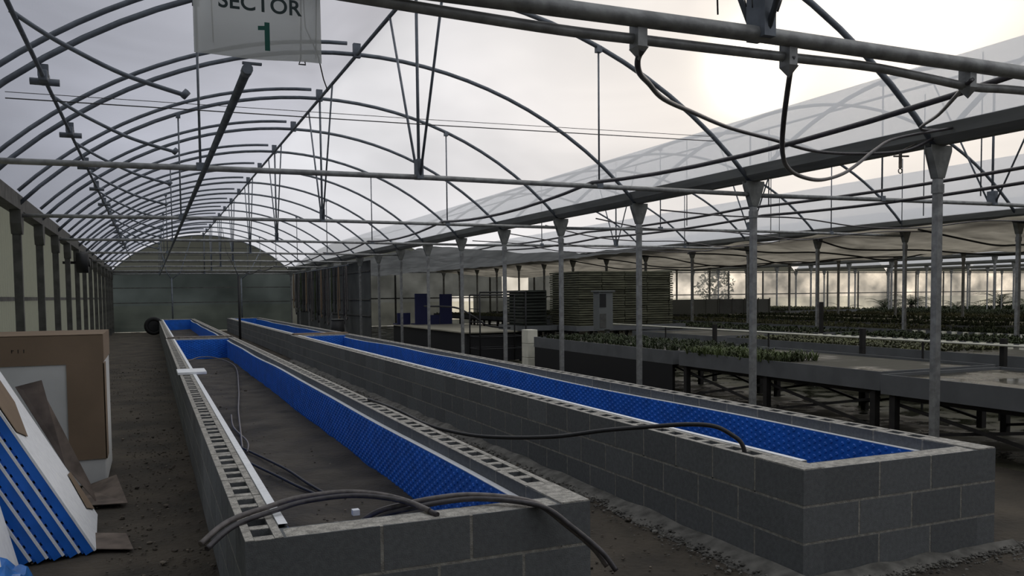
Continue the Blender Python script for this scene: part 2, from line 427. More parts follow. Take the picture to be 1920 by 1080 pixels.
c0 = column(XG, Y1, 'grey square steel column nearest the viewer beside the right block bed, first of its row', 'columns of the nearest row')
for k in range(1, 16):
    clone(c0, (XG, Y1+k*S, 0), 'grey steel column under the nearest gutter, %s of its row from the viewer' % ORD[k])
rows = {1: (2, 15), 2: (4, 15), 3: (6, 15), 4: (9, 15), 5: (11, 15), 6: (13, 15)}
for r, (ka, kb) in rows.items():
    for j, k in enumerate(range(ka, kb+1)):
        clone(c0, (GX[r], Y1+k*S, 0), 'distant steel column under the %s gutter beyond the nearest, %s of its row' % (ORD[r], ORD[j]),
              'columns of the %s row' % ORD[r])
# left wall posts
p0 = None
for k in range(2, 16):
    y = Y1+k*S
    lab = 'dark post with head bracket on the left wall, %s from the viewer' % ORD[k-2]
    if k == 2: lab = 'dark post with head bracket on the left wall, nearest above the cardboard pack'
    if p0 is None:
        p0 = thing('wall_post', lab, 'post', (XL, y, 0), 'posts along the left wall')
        g = MB(); g.box(XL-0.05, XL+0.05, y-0.045, y+0.045, -0.03, 2.76); g.build('post', m_postdark, p0)
        g = MB(); prof = [(-0.06, 2.44), (0.06, 2.44), (0.13, 2.58), (0.13, 2.76), (-0.13, 2.76), (-0.13, 2.58)]
        vs = [(XL+q, y+py, pz) for q in (-0.06, 0.07) for py, pz in prof]
        g.add(vs, [tuple(range(6))[::-1], tuple(range(6, 12))]+[(i, (i+1) % 6, (i+1) % 6+6, i+6) for i in range(6)])
        g.build('bracket', m_postdark, p0)
    else: clone(p0, (XL, y, 0), lab)

# ------------------------------------------------------------------ roof arches
def arch(xa, xb, y, label, group, vent=True):
    xc = (xa+xb)/2; half = (xb-xa)/2
    t = thing('roof_arch', label, 'arch', (xc, y, SPR), group)
    def pp(t0, t1, dr, n=28):
        out = []
        for i in range(n+1):
            dx = ((t0+(t1-t0)*i/n)*2-1)*half; th = math.asin(dx/RAD)
            out.append((xc+(RAD+dr)*math.sin(th), y, SPR+RISE-RAD+(RAD+dr)*math.cos(th)))
        return out
    g = MB(); g.tube(pp(0.0, 1.0, 0), 0.026, 8); g.build('arch_pipe', m_pipe, t)
    if vent:
        g = MB(); g.tube(pp(0.015, 0.485, 0.125, 18), 0.024, 8); g.build('vent_bar', m_pipe, t)
        g = MB(); g.box(xc-0.05, xc+0.04, y-0.03, y+0.03, SPR+RISE-0.04, SPR+RISE+0.13); g.build('ridge_clamp', m_pipe, t)
    return t
a0 = arch(XL, XG, Y1, 'nearest roof arch of the left tunnel, landing on the nearest steel column', 'arches of the left tunnel')
for k in range(1, 16):
    clone(a0, (XR, Y1+k*S, SPR), 'curved pipe roof arch of the left tunnel, %s from the viewer' % ORD[k])
X2 = (GX[0]+GX[1])/2
a1 = arch(GX[0], GX[1], Y1, 'curved roof arch of the second tunnel, first from the viewer beyond the gutter', 'arches of the second tunnel', vent=False)
for k in range(1, 8):
    clone(a1, (X2, Y1+k*S, SPR), 'curved roof arch of the tunnel beyond the gutter, %s from the viewer' % ORD[k])

# ------------------------------------------------------------------ ties with struts and hangers
ZT = 2.71
def tie(xa, xb, y, label, group, r=0.026, dz=0.0):
    xc = (xa+xb)/2; ZT = 2.71+dz
    t = thing('tie_beam', label, 'beam', (xc, y, ZT), group)
    g = MB(); g.tube([(xa, y, ZT-0.02), (xc-2, y, ZT), (xc, y, ZT+0.01), (xc+2, y, ZT), (xb, y, ZT-0.01)], r, 8); g.build('beam', m_galv, t)
    zr = SPR+RISE-0.02
    for dy in (-0.95, 0.0, 0.95):
        g = MB(); g.tube([(xc, y+dy*0.05, ZT+0.02), (xc, y+dy, zr)], 0.013 if dy else 0.016, 6); g.build('strut', m_pipe, t)
    g = MB(); g.box(xc-0.03, xc+0.03, y-0.06, y+0.06, ZT-0.01, ZT+0.18); g.build('strut_plate', m_pipe, t)
    for dx in (-2.0, 2.0):
        g = MB(); zt = arc_z(dx); g.tube([(xc+dx, y, ZT), (xc+dx, y, zt)], 0.011, 6)
        g.box(xc+dx-0.03, xc+dx+0.03, y-0.03, y+0.03, zt-0.06, zt); g.box(xc+dx-0.035, xc+dx+0.035, y-0.03, y+0.03, ZT-0.02, ZT+0.045)
        g.build('hanger', m_pipe, t)
    return t
t0 = tie(XL, XG, Y1-S, 'thick horizontal tie beam crossing nearest overhead at the top right', 'tie beams of the left tunnel', r=0.036, dz=-0.048)
names_ = {1: 'tie beam of the left tunnel with three converging struts, second from the viewer'}
t1 = tie(XL, XG, Y1+S, names_[1], 'tie beams of the left tunnel')
for k in range(3, 16, 2):
    clone(t1, (XR, Y1+k*S, ZT), 'tie beam of the left tunnel with central struts, %s from the viewer' % ORD[(k+1)//2])
t2 = tie(GX[0], GX[1], Y1+S, 'horizontal tie beam of the second tunnel behind the nearest columns, first in view', 'tie beams of the second tunnel')
for i, k in enumerate((3, 5)):
    clone(t2, (X2, Y1+k*S, ZT), 'horizontal tie beam of the second tunnel, %s in view from the viewer' % ORD[i+1])
clone(t2, (X2, Y1-S, ZT), 'tie beam of the second tunnel nearest the viewer, before the nearest column')

# ridge purlins and lengthwise pipes
def line_thing(name, label, cat, pts, r, m, group=None, n=8):
    g = MB(); g.tube(pts, r, n); o = g.build(name, m); return tag(o, label, cat, group)
line_thing('ridge_purlin', 'long dark ridge pipe along the crown of the left tunnel', 'pipe', [(XR, 2.9, SPR+RISE+0.0), (XR, YB-0.1, SPR+RISE)], 0.022, m_pipe)
line_thing('ridge_purlin', 'ridge pipe along the crown of the second tunnel beyond the gutter', 'pipe', [(X2, 2.9, SPR+RISE), (X2, YB-0.1, SPR+RISE)], 0.02, m_pipe)
t = thing('service_pipe', 'thick dark pipe running lengthwise under the ties, its open end below the sign', 'pipe', (0.46, 4.24, 2.66))
g = MB(); g.tube([(0.46, 4.24, 2.655), (0.46, YB-0.1, 2.655)], 0.022, 10); g.build('pipe', m_pipe, t)
g = MB(); g.tube([(0.46, 4.22, 2.655), (0.46, 4.30, 2.655)], 0.026, 10); g.box(0.44, 0.53, 4.25, 4.27, 2.685, 2.695); g.build('end_cap', m_pipe, t)
def sagging(x, z, sag, ya, yb, step):
    out = []; y = ya
    while y < yb-0.01:
        for k in range(8):
            u = k/8; out.append((x, y+step*u, z-sag*4*u*(1-u)))
        y += step
    out.append((x, y, z)); return out
line_thing('irrigation_pipe', 'sagging dark irrigation pipe running from tie to tie just left of the gutter', 'pipe',
           sagging(4.36, 2.75, 0.10, Y1-S, YB-5, 2*S), 0.019, m_hose)
line_thing('irrigation_pipe', 'lengthwise pipe under the second tunnel roof, the higher of two side by side', 'pipe', sagging(8.35, 2.84, 0.04, Y1-2*S, 38, 2*S), 0.02, m_hose)
line_thing('irrigation_pipe', 'lengthwise pipe under the second tunnel roof, the lower of two side by side', 'pipe', sagging(8.7, 2.74, 0.05, Y1-2*S, 38, 2*S), 0.02, m_hose)
# vent drive shaft, gears and racks
line_thing('vent_shaft', 'long dark vent drive shaft under the left side of the roof', 'shaft', [(-0.75, 3.0, 3.40), (-0.75, YB-0.2, 3.40)], 0.018, m_pipe)
gr = None
for k in range(1, 12):
    y = Y1+k*S+0.02
    lab = 'small gear block clamped to the vent shaft at the left roof, %s in view' % ORD[k-1]
    if gr is None:
        gr = thing('gear_block', lab, 'gear', (-0.75, y, 3.4), 'gear blocks on the vent shaft')
        g = MB(); g.box(-0.785, -0.715, y-0.05, y+0.16, 3.36, 3.45); g.build('housing', m_pipe, gr, 0.008)
        g = MB(); g.box(-0.79, -0.71, y-0.02, y+0.02, 3.40, 3.50); g.build('mounting_plate', m_pipe, gr)
        g = MB(); g.tube([(-0.86, y+0.1, 3.38), (-0.64, y+0.1, 3.38)], 0.03, 10); g.build('pinion', m_pipe, gr)
    else: clone(gr, (-0.75, y, 3.4), lab)
rk = None
for k in range(0, 9):
    y = Y1+0.95+k*S
    lab = 'curved rack arm reaching right and down from the vent shaft, %s from the viewer' % ORD[k]
    if rk is None:
        rk = thing('rack_arm', lab, 'rod', (-0.75, y, 3.42), 'rack arms of the roof vent')
        g = MB(); g.tube(smooth_path([(-0.78, y, 3.45), (-0.62, y, 3.345), (-0.45, y, 3.25), (-0.12, y, 3.10), (0.27, y, 2.99)]), 0.016, 8); g.build('rod', m_pipe, rk)
        g = MB(); g.tube([(0.25, y, 2.975), (0.29, y, 3.02)], 0.024, 8); g.build('rod_end', m_pipe, rk)
    else: clone(rk, (-0.75, y, 3.42), lab)
for dz, lab in ((0, 'thin wire strung across the left tunnel, the lower and darker of two'), (0.05, 'fine wire strung across the left tunnel, just above a darker one')):
    line_thing('thin_wire', lab, 'wire', [(-1.02, 7.9, 3.19+dz), (XR, 7.9, 3.22+dz), (5.9, 7.9, 3.27+dz)], 0.005 if dz == 0 else 0.003, m_wire, n=5)

# ------------------------------------------------------------------ concrete block beds
CW = 0.15; CH = 0.2033; JT = 0.015
def hollow(g, x0, x1, y0, y1, z0, z1, ax, tn):
    """hollow block: two shells and three webs, long direction ax"""
    s_ = 0.036; e_ = 0.056
    class T:
        def box(_, a, b, c, d, z0_, z1_, mi, tn):
            g.box(a, b, c, d, z0_, z1_-0.003, mi, tn); g.box(a+.001, b-.001, c+.001, d-.001, z1_-0.003, z1_, 2, 0)  # thin mortar-dusted top, coloured paler to stand in for overhead light
    T = T()
    if ax == 'y':
        T.box(x0, x0+s_, y0, y1, z0, z1, 0, tn); T.box(x1-s_, x1, y0, y1, z0, z1, 0, tn)
        m_ = (y0+y1)/2
        for a, b in ((y0, y0+e_), (m_-e_/2, m_+e_/2), (y1-e_, y1)): T.box(x0+s_, x1-s_, a, b, z0, z1-0.002, 0, tn)
    else:
        T.box(x0, x1, y0, y0+s_, z0, z1, 0, tn); T.box(x0, x1, y1-s_, y1, z0, z1, 0, tn)
        m_ = (x0+x1)/2
        for a, b in ((x0, x0+e_), (m_-e_/2, m_+e_/2), (x1-e_, x1)): T.box(a, b, y0+s_, y1-s_, z0, z1-0.002, 0, tn)
def masonry(parent, ax, a0, a1, c0, c1, starts, H=0.61, solid_top=False, plug=False):
    """wall running along ax from a0 to a1, thickness c0..c1; starts = inset at both ends per course from the top"""
    g = MB(); rr = random.Random(int(a0*100+c0*77)); e = 0.0015
    for c in range(3):
        z1 = H-c*CH; z0 = H-(c+1)*CH; ins = starts[c]; s0, s1 = a0+ins, a1-ins
        br = [s0]
        while br[-1]+0.4 < s1-0.12: br.append(br[-1]+0.4)
        br.append(s1)
        # mortar body
        def B(p0, p1, q0, q1, za, zb, mi, tn=0.0):
            if ax == 'y': g.box(q0, q1, p0, p1, za, zb, mi, tn)
            else: g.box(p0, p1, q0, q1, za, zb, mi, tn)
        if c > 0 or solid_top:
            B(s0+e, s1-e, c0+e, c1-e, z0, z1-(0.006 if c == 0 else 0), 1)
        else:
            for b in br[1:-1]: B(b-JT/2, b+JT/2, c0+e, c1-e, z0, z1-0.004, 1)
            B(s0+e, s1-e, c0+e, c1-e, z0, z0+JT/2, 1)
        for i in range(len(br)-1):
            p0 = br[i]+(JT/2 if i else 0); p1 = br[i+1]-(JT/2 if i < len(br)-2 else 0)
            tn = rr.uniform(-0.14, 0.14); za, zb = z0+JT/2, z1-(JT/2 if c else 0.0)
            if c == 0 and not solid_top and p1-p0 > 0.3 and (i > 0 or not plug):
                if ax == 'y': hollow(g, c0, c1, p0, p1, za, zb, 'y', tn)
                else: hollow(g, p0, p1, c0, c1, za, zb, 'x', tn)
            elif c == 0 and not solid_top:
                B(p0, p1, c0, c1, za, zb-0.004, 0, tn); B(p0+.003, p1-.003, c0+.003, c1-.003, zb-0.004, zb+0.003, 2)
            else: B(p0, p1, c0, c1, za, zb-(0.004 if c == 0 else 0), 0, tn)
    if solid_top:
        # rough mortar smeared over the top course
        n1 = int((a1-a0-2*starts[0])/0.03); vs = []; m1 = 6
        for i in range(n1+1):
            p = a0+starts[0]+(a1-a0-2*starts[0])*i/n1
            for j in range(m1+1):
                q = c0+(c1-c0)*j/m1
                z = H-0.001+0.007*max(0, noise.noise((p*9, q*14, 1)))+0.003*noise.noise((p*40, q*40, 2))
                if j in (0, m1) or i in (0, n1): z = H-0.006
                vs.append((q, p, z) if ax == 'y' else (p, q, z))
        fs = [(i*(m1+1)+j, (i+1)*(m1+1)+j, (i+1)*(m1+1)+j+1, i*(m1+1)+j+1) for i in range(n1) for j in range(m1)]
        if ax == 'y': fs = [f[::-1] for f in fs]
        g.add(vs, fs, 2, True)
    return g.build('block_wall', [m_block, m_mortar, m_mortar_littop], parent)
def liner(parent, ax, a0, a1, c, face, zt, zb=0.12, nub=0.055, wav=0.0):
    """foam panel with a blue dimpled face; c = coordinate of its back, face = +1/-1 direction the blue face looks"""
    th = 0.038; cf = c+face*th; g = MB()
    n = max(2, int((a1-a0)/0.5))
    def top(p): return zt+wav*noise.noise((p*0.35, c, 0))
    def P(p, q, z): return (q, p, z) if ax == 'y' else (p, q, z)
    vs = []
    for i in range(n+1):
        p = a0+(a1-a0)*i/n
        vs += [P(p, cf, zb), P(p, cf, top(p))]
    g.add(vs, [(2*i, 2*i+2, 2*i+3, 2*i+1) for i in range(n)])
    if nub:
        na = int((a1-a0)/nub); nz = int((zt-zb)/nub); r1, r2, h = nub*0.34, nub*0.20, 0.007
        for i in range(na):
            for j in range(nz):
                pa = a0+(i+0.5)*nub; z = zt-0.03-j*nub-(i % 2)*nub/2
                if z < zb+r1: continue
                vs = []
                for rad, hh in ((r1, 0.0), (r2, h)):
                    for q in range(6):
                        an = q*PI/3; vs.append(P(pa+rad*math.cos(an), cf+face*hh, z+rad*math.sin(an)))
                g.add(vs, [(q, (q+1) % 6, (q+1) % 6+6, q+6) for q in range(6)]+[tuple(range(6, 12))])
    o = g.build('blue_liner', m_blue, parent)
    g = MB(); vs = []
    for i in range(n+1):
        p = a0+(a1-a0)*i/n; z = top(p)
        vs += [P(p, c, zb), P(p, c, z+0.004), P(p, cf, z+0.004), P(p, cf-face*0.002, zb)]
    fs = []
    for i in range(n):
        o_ = 4*i
        fs += [(o_, o_+4, o_+5, o_+1), (o_+1, o_+5, o_+6, o_+2), (o_+2, o_+6, o_+7, o_+3)]
    g.add(vs, fs); w_ = g.build('foam_edge', m_foam, o); w_['label'] = 'white foam edge'
    return o
def bed(x0, x1, y0, y1, label, front_solid=True, full=True, zleft=0.61, zright=0.54, shift=0.0):
    t = thing('block_bed', label, 'planting bed', ((x0+x1)/2, y0, 0), 'concrete block beds')
    side = (0.0, CW, 0.0); front = (CW, 0.0, CW)
    masonry(t, 'y', y0, y1, x0, x0+CW, side, plug=x0 > 2)
    masonry(t, 'y', y0, y1, x1-CW, x1, side, plug=True)
    masonry(t, 'x', x0, x1, y0, y0+CW, front, solid_top=True)
    masonry(t, 'x', x0, x1, y1-CW, y1, front, solid_top=True)
    nb = 0.055 if full else 0
    liner(t, 'y', y0+CW+0.034, y1-CW-0.034, x0+CW+0.003, 1, zleft, nub=nb)
    liner(t, 'y', y0+CW+0.034, y1-CW-0.034, x1-CW-0.003, -1, zright, nub=nb, wav=0.03)
    liner(t, 'x', x0+CW, x1-CW, y0+CW+0.003, 1, zright, nub=nb)
    liner(t, 'x', x0+CW, x1-CW, y1-CW-0.003, -1, 0.58, nub=nb)
    g = MB(); nx_, ny_ = 18, int((y1-y0)/0.12); xa, xb, ya, yb = x0+CW+0.02, x1-CW-0.02, y0+CW+0.02, y1-CW-0.02; vs = []
    for j in range(ny_+1):
        for i in range(nx_+1):
            X = xa+(xb-xa)*i/nx_; Y = ya+(yb-ya)*j/ny_; u = i/nx_
            vs.append((X, Y, 0.12+0.05*max(0, u-0.6)+0.025*noise.noise((X*2, Y*2, 7))+0.012*noise.noise((X*8, Y*8, 9))))
    g.add(vs, [(j*(nx_+1)+i, j*(nx_+1)+i+1, (j+1)*(nx_+1)+i+1, (j+1)*(nx_+1)+i) for j in range(ny_) for i in range(nx_)], 0, True)
    g.build('soil', m_bedsoil, t)
    return t
LB = (0.315, 1.855, 3.42, 21.4); RB = (3.20, 4.69, 3.50, 21.5)
bed(*LB, 'grey concrete block bed with blue lining and hoses over its front wall')
bed(*RB, 'grey concrete block bed showing three full block courses at its near corner')
bed(0.33, 1.855, 21.75, 41.2, 'far left block bed with blue lining, behind the nearer left bed', full=False)
bed(3.25, 4.72, 21.85, 41.0, 'far right block bed with blue lining, behind the nearer right bed', full=False)
o = MB().box(0.36, 1.80, 21.38, 21.78, 0.612, 0.64).build('timber_plank', m_rust); tag(o, 'brown plank laid across the joint between the two left beds', 'plank')
o = MB().box(3.3, 4.65, 21.48, 21.88, 0.612, 0.64).build('timber_plank', m_card); tag(o, 'pale plank laid across the joint between the two right beds', 'plank')

# mortar rubble and clods
def lump(g, c, r, rr, tone=0.0):
    vs = []
    rings = ((-1, 0.0), (-0.5, 0.85), (0.35, 0.9), (1, 0.0))
    n = 5; idx = []
    for zz, rad in rings:
        if rad == 0: vs.append((c[0], c[1], c[2]+zz*r*0.6)); idx.append([len(vs)-1]); continue
        row = []
        for k in range(n):
            a = 2*PI*k/n+zz; q = r*rad*rr.uniform(0.7, 1.25)
            vs.append((c[0]+q*math.cos(a), c[1]+q*math.sin(a), c[2]+zz*r*0.6*rr.uniform(0.7, 1.3))); row.append(len(vs)-1)
        idx.append(row)
    fs = [(idx[0][0], idx[1][(k+1) % n], idx[1][k]) for k in range(n)]
    fs += [(idx[1][k], idx[1][(k+1) % n], idx[2][(k+1) % n], idx[2][k]) for k in range(n)]
    fs += [(idx[2][k], idx[2][(k+1) % n], idx[3][0]) for k in range(n)]
    g.add(vs, fs, 0, False, tone)
rr = random.Random(11)
g = MB()
for i in range(5200):
    u = rr.random(); y = 3.3+18*u**1.6; d = abs(rr.gauss(0, 0.13)); x = 3.19-d
    lump(g, (x, y, 0.0+rr.uniform(-0.005, 0.015)), rr.uniform(0.003, 0.011)*(1.5-min(1, d*2))*(1.8 if rr.random() < 0.06 else 1), rr, rr.uniform(-0.4, 0.4))
for i in range(1800):
    x = rr.uniform(3.1, 5.1); y = 3.50-abs(rr.gauss(0, 0.09)); 
    lump(g, (x, y, rr.uniform(-0.003, 0.008)), rr.uniform(0.003, 0.012), rr, rr.uniform(-0.4, 0.4))
# low fillet of spilled mortar along the foot
n_ = 120; vs = []
for i in range(n_+1):
    y = 3.45+17.5*i/n_; h = 0.04+0.03*noise.noise((y*2.3, 0, 0)); wd = 0.16+0.10*noise.noise((y*1.9, 3, 0))
    vs += [(3.195, y, h), (3.195-wd*0.45, y, h*0.5+0.008*noise.noise((y*9, 1, 1))), (3.195-wd, y, -0.012)]
g.add(vs, [(3*i+a, 3*i+a+1, 3*i+a+4, 3*i+a+3) for i in range(n_) for a in (0, 1)], 0, True, 0.05)
n_ = 24; vs = []
for i in range(n_+1):
    x = 3.1+1.75*i/n_; h = 0.03+0.03*noise.noise((x*5, 0, 5)); wd = 0.09+0.07*noise.noise((x*2, 3, 4))
    vs += [(x, 3.495, h), (x, 3.495-wd*0.5, h*0.5), (x, 3.495-wd, -0.012)]
g.add(vs, [(3*i+a, 3*i+a+3, 3*i+a+4, 3*i+a+1) for i in range(n_) for a in (0, 1)], 0, True, 0.05)
tag(g.build('mortar_rubble', m_rubble), 'pale mortar crumbs and stones scattered along the foot of the right bed', 'rubble', kind='stuff')
g = MB()
for i in range(3600):
    if rr.random() < 0.6: x = rr.uniform(-1.5, 0.30); y = 3.5+20*rr.random()**2
    elif rr.random() < 0.7: x = rr.uniform(1.87, 3.15); y = 2.5+14*rr.random()**1.6
    else: x = rr.uniform(0.5, 1.65); y = 3.7+15*rr.random()**1.7
    z = 0.125 if 0.45 < x < 1.7 and y > 3.6 else 0.0
    if -1.5 < x < -0.3 and y < 11: 
        if rr.random() < 0.8: x = rr.uniform(-0.28, 0.30)
    lump(g, (x, y, z), rr.uniform(0.003, 0.012) if rr.random() < 0.96 else rr.uniform(0.012, 0.028), rr, rr.uniform(0, 1.5) if rr.random() < 0.2 else rr.uniform(-0.3, 0.3))
tag(g.build('soil_clods', m_clod), 'small clods and stones scattered over the bare soil paths', 'soil', kind='stuff')

# ------------------------------------------------------------------ hoses and bits on the beds
def hose(label, pts, r, m, name='hose', group=None, n=8):
    return line_thing(name, label, 'hose', smooth_path(pts), r, m, group, n)
h1 = [(0.16, 3.60, 0.57), (0.24, 3.68, 0.61), (0.32, 3.74, 0.63), (0.45, 3.80, 0.645), (0.59, 3.85, 0.66), (0.79, 3.85, 0.665), (0.94, 3.78, 0.655), (1.04, 3.66, 0.64), (1.10, 3.50, 0.625)]
hose('grey hose arching over the front left corner of the near bed, upper of two', h1, 0.013, m_hosel)
hose('dark hose arching over the front left corner of the near bed, lower of two', [(x+0.02, y-0.05, z-0.008) for x, y, z in h1], 0.012, m_hose)
h2 = [(0.80, 3.95, 0.42), (0.92, 3.80, 0.56), (1.05, 3.70, 0.615), (1.19, 3.65, 0.64), (1.32, 3.6, 0.65), (1.47, 3.5, 0.645), (1.585, 3.41, 0.62), (1.68, 3.34, 0.54), (1.78, 3.26, 0.44), (1.83, 3.22, 0.36)]
hose('grey hose drooping over the front right corner of the near left bed, upper of two', h2, 0.013, m_hosel)
hose('dark hose drooping over the front right corner of the near left bed, lower of two', [(x+0.02, y-0.045, z-0.01) for x, y, z in h2], 0.012, m_hose)
hose('thin pale hose curling from wall to far corner inside the near left bed', [(0.50, 17.2, 0.5), (0.66, 18.2, 0.30), (0.95, 19.4, 0.28), (1.3, 19.6, 0.24), (1.53, 17.72, 0.19), (1.22, 13.57, 0.17), (0.98, 11.01, 0.16), (0.84, 9.25, 0.15), (0.76, 8.24, 0.15)], 0.010, m_hosel)
hose('thin hose lying lengthwise on the soil beside another thin one', [(0.86, 10.6, 0.155), (0.80, 9.6, 0.15), (0.84, 8.6, 0.15), (0.78, 8.0, 0.15)], 0.009, m_hosel)
hose('black hose lying diagonally on the soil of the near left bed, farther of two', [(0.76, 8.24, 0.15), (0.9, 7.55, 0.15), (1.0, 7.0, 0.15), (1.06, 6.47, 0.15), (1.12, 6.0, 0.155)], 0.011, m_rubber)
hose('black hose lying diagonally on the soil of the near left bed, nearer of two', [(0.70, 7.9, 0.15), (0.75, 7.46, 0.15), (0.89, 6.81, 0.15), (0.98, 6.37, 0.15), (1.08, 5.95, 0.155)], 0.011, m_rubber)
hose('thin looped hose end standing on the soil near the front wall of the left bed', [(0.90, 4.6, 0.15), (0.88, 4.62, 0.27), (0.92, 4.65, 0.31), (0.98, 4.66, 0.25), (1.02, 4.66, 0.15)], 0.008, m_hosel)
o = MB().box(1.165, 1.21, 5.35, 5.40, 0.15, 0.185).build('label_tag', m_foam); tag(o, 'tiny white tag lying on the soil inside the near left bed', 'tag')
big = [(1.82, 7.6, 0.62), (1.9, 6.91, 0.60), (2.0, 6.4, 0.54), (2.15, 5.95, 0.52), (2.3, 5.57, 0.54), (2.5, 5.11, 0.6), (2.7, 4.76, 0.68), (2.9, 4.54, 0.72), (3.05, 4.35, 0.75), (3.15, 4.21, 0.75), (3.22, 4.12, 0.7), (3.255, 4.08, 0.65), (3.27, 4.06, 0.55)]
hose('long black hose spanning the gap between the two near block beds', big, 0.014, m_rubber)
o = MB().box(0.29, 0.63, 11.2, 11.75, 0.612, 0.645).build('foam_board', m_foam, bevel=0.004); tag(o, 'small white board lying across the left wall of the near left bed', 'board')
# thin pole between the beds
t = thing('marker_pole', 'thin black upright pole standing in the gap between the left and right beds', 'pole', (2.42, 26, 0))
g = MB(); g.tube([(2.42, 26, -0.02), (2.42, 26, 2.2)], 0.035, 10); g.build('pole', m_black, t)
g = MB(); g.tube(smooth_path([(2.42, 26, 2.18), (2.7, 26, 2.28), (3.1, 26.1, 2.42), (3.6, 26.3, 2.75)]), 0.008, 5)
g.tube([(2.42, 26, 2.2), (2.1, 26, 2.9), (2.0, 26, 3.6)], 0.008, 5); g.build('wire', m_wire, t)
# tyre leaning at the far end
t = thing('cable_reel', 'black round reel leaning on the far left corner of the far left bed', 'reel', (0.12, 38.5, 0.38))
g = MB(); g.tube([(0.12+0.30*math.cos(a), 38.5, 0.40+0.30*math.sin(a)) for a in [2*PI*i/20 for i in range(21)]], 0.085, 8, cap=False); g.build('tyre', m_tyre, t)
g = MB(); g.tube([(0.12, 38.44, 0.40), (0.12, 38.56, 0.40)], 0.22, 16); g.build('rim', m_black, t)

# ------------------------------------------------------------------ pipe under the nearest tie with drooping hoses
t = thing('cable_conduit', 'second pipe slung close under the nearest tie beam, with strap clamps', 'pipe', (3.0, 2.95, 2.62))
g = MB(); g.tube(smooth_path([(0.45, 2.99, 2.63), (1.4, 2.99, 2.60), (1.9, 2.99, 2.60), (2.6, 2.99, 2.605), (3.1, 2.99, 2.61), (3.5, 2.99, 2.59), (3.8, 2.99, 2.575), (4.3, 2.99, 2.59), (6.3, 2.99, 2.6)]), 0.022, 8); g.build('conduit', m_galv, t)
for x in (1.85, 2.62, 3.74):
    g = MB(); g.box(x-0.022, x+0.022, 2.945, 3.012, 2.56, 2.66); g.add([(x-0.026, 2.94, 2.56), (x+0.026, 2.94, 2.56), (x+0.026, 3.01, 2.56), (x-0.026, 3.01, 2.56), (x, 2.975, 2.51)], [(0,1,2,3), (0,4,1), (1,4,2), (2,4,3), (3,4,0)])
    g.build('clamp', m_galv, t)
hose('black hose drooping from the nearest tie clamp and swinging right to the gutter', [(1.85, 2.95, 2.55), (1.86, 3.0, 2.52), (1.93, 3.1, 2.50), (2.10, 3.3, 2.52), (2.45, 3.7, 2.56), (2.99, 4.2, 2.63), (3.72, 4.8, 2.70), (4.35, 5.1, 2.71), (4.95, 5.3, 2.69), (5.56, 5.4, 2.72), (6.07, 5.42, 2.78), (6.38, 5.42, 2.9)], 0.013, m_hose)
hose('hose hanging straight down from the sunlit tie clamp and looping up to the gutter', [(2.62, 2.95, 2.60), (2.64, 3.0, 2.49), (2.7, 3.1, 2.34), (2.87, 3.3, 2.25), (3.17, 3.6, 2.23), (3.54, 3.9, 2.24), (3.97, 4.2, 2.28), (4.44, 4.5, 2.38), (4.79, 4.7, 2.5), (5.16, 4.9, 2.65), (5.6, 5.1, 2.80), (6.35, 5.2, 2.95)], 0.012, m_hose)
hose('short hose running from the rightmost tie clamp back to the gutter', [(3.74, 2.95, 2.60), (3.80, 3.05, 2.585), (4.76, 4.0, 2.71), (5.75, 5.0, 2.87), (6.35, 5.3, 2.95)], 0.011, m_hose)
t = thing('cable_bundle', 'rough bundle of cables climbing from the nearest tie beam at the top edge', 'cables', (2.47, 2.95, 2.75))
g = MB()
for i in range(7):
    a = rr.uniform(0, 6.28); q = rr.uniform(0.01, 0.035)
    g.tube(smooth_path([(2.47+q*math.cos(a)*(1+0.3*math.sin(j*2+i)), 2.95+q*math.sin(a), 2.70+0.1*j) for j in range(8)], 3), 0.012, 6)
g.build('cables', m_rust, t)
g = MB()
for i in range(4):
    x = 2.47+(-1)**i*rr.uniform(0.06, 0.11)
    g.tube(smooth_path([(x+rr.uniform(-.02, .02), 2.95, 2.78+0.07*j) for j in range(6)], 3), 0.003, 5)
g.build('loose_ties', m_wire, t)
for x, lab in ((1.58, 'thin hanging wire above the nearest tie beam, left one'), (2.22, 'thin hanging wire above the nearest tie beam, right one')):
    line_thing('hanging_wire', lab, 'wire', [(x, 2.95, 2.73), (x-0.01, 2.95, 3.0), (x, 2.95, 4.2)], 0.004, m_wire, n=5)

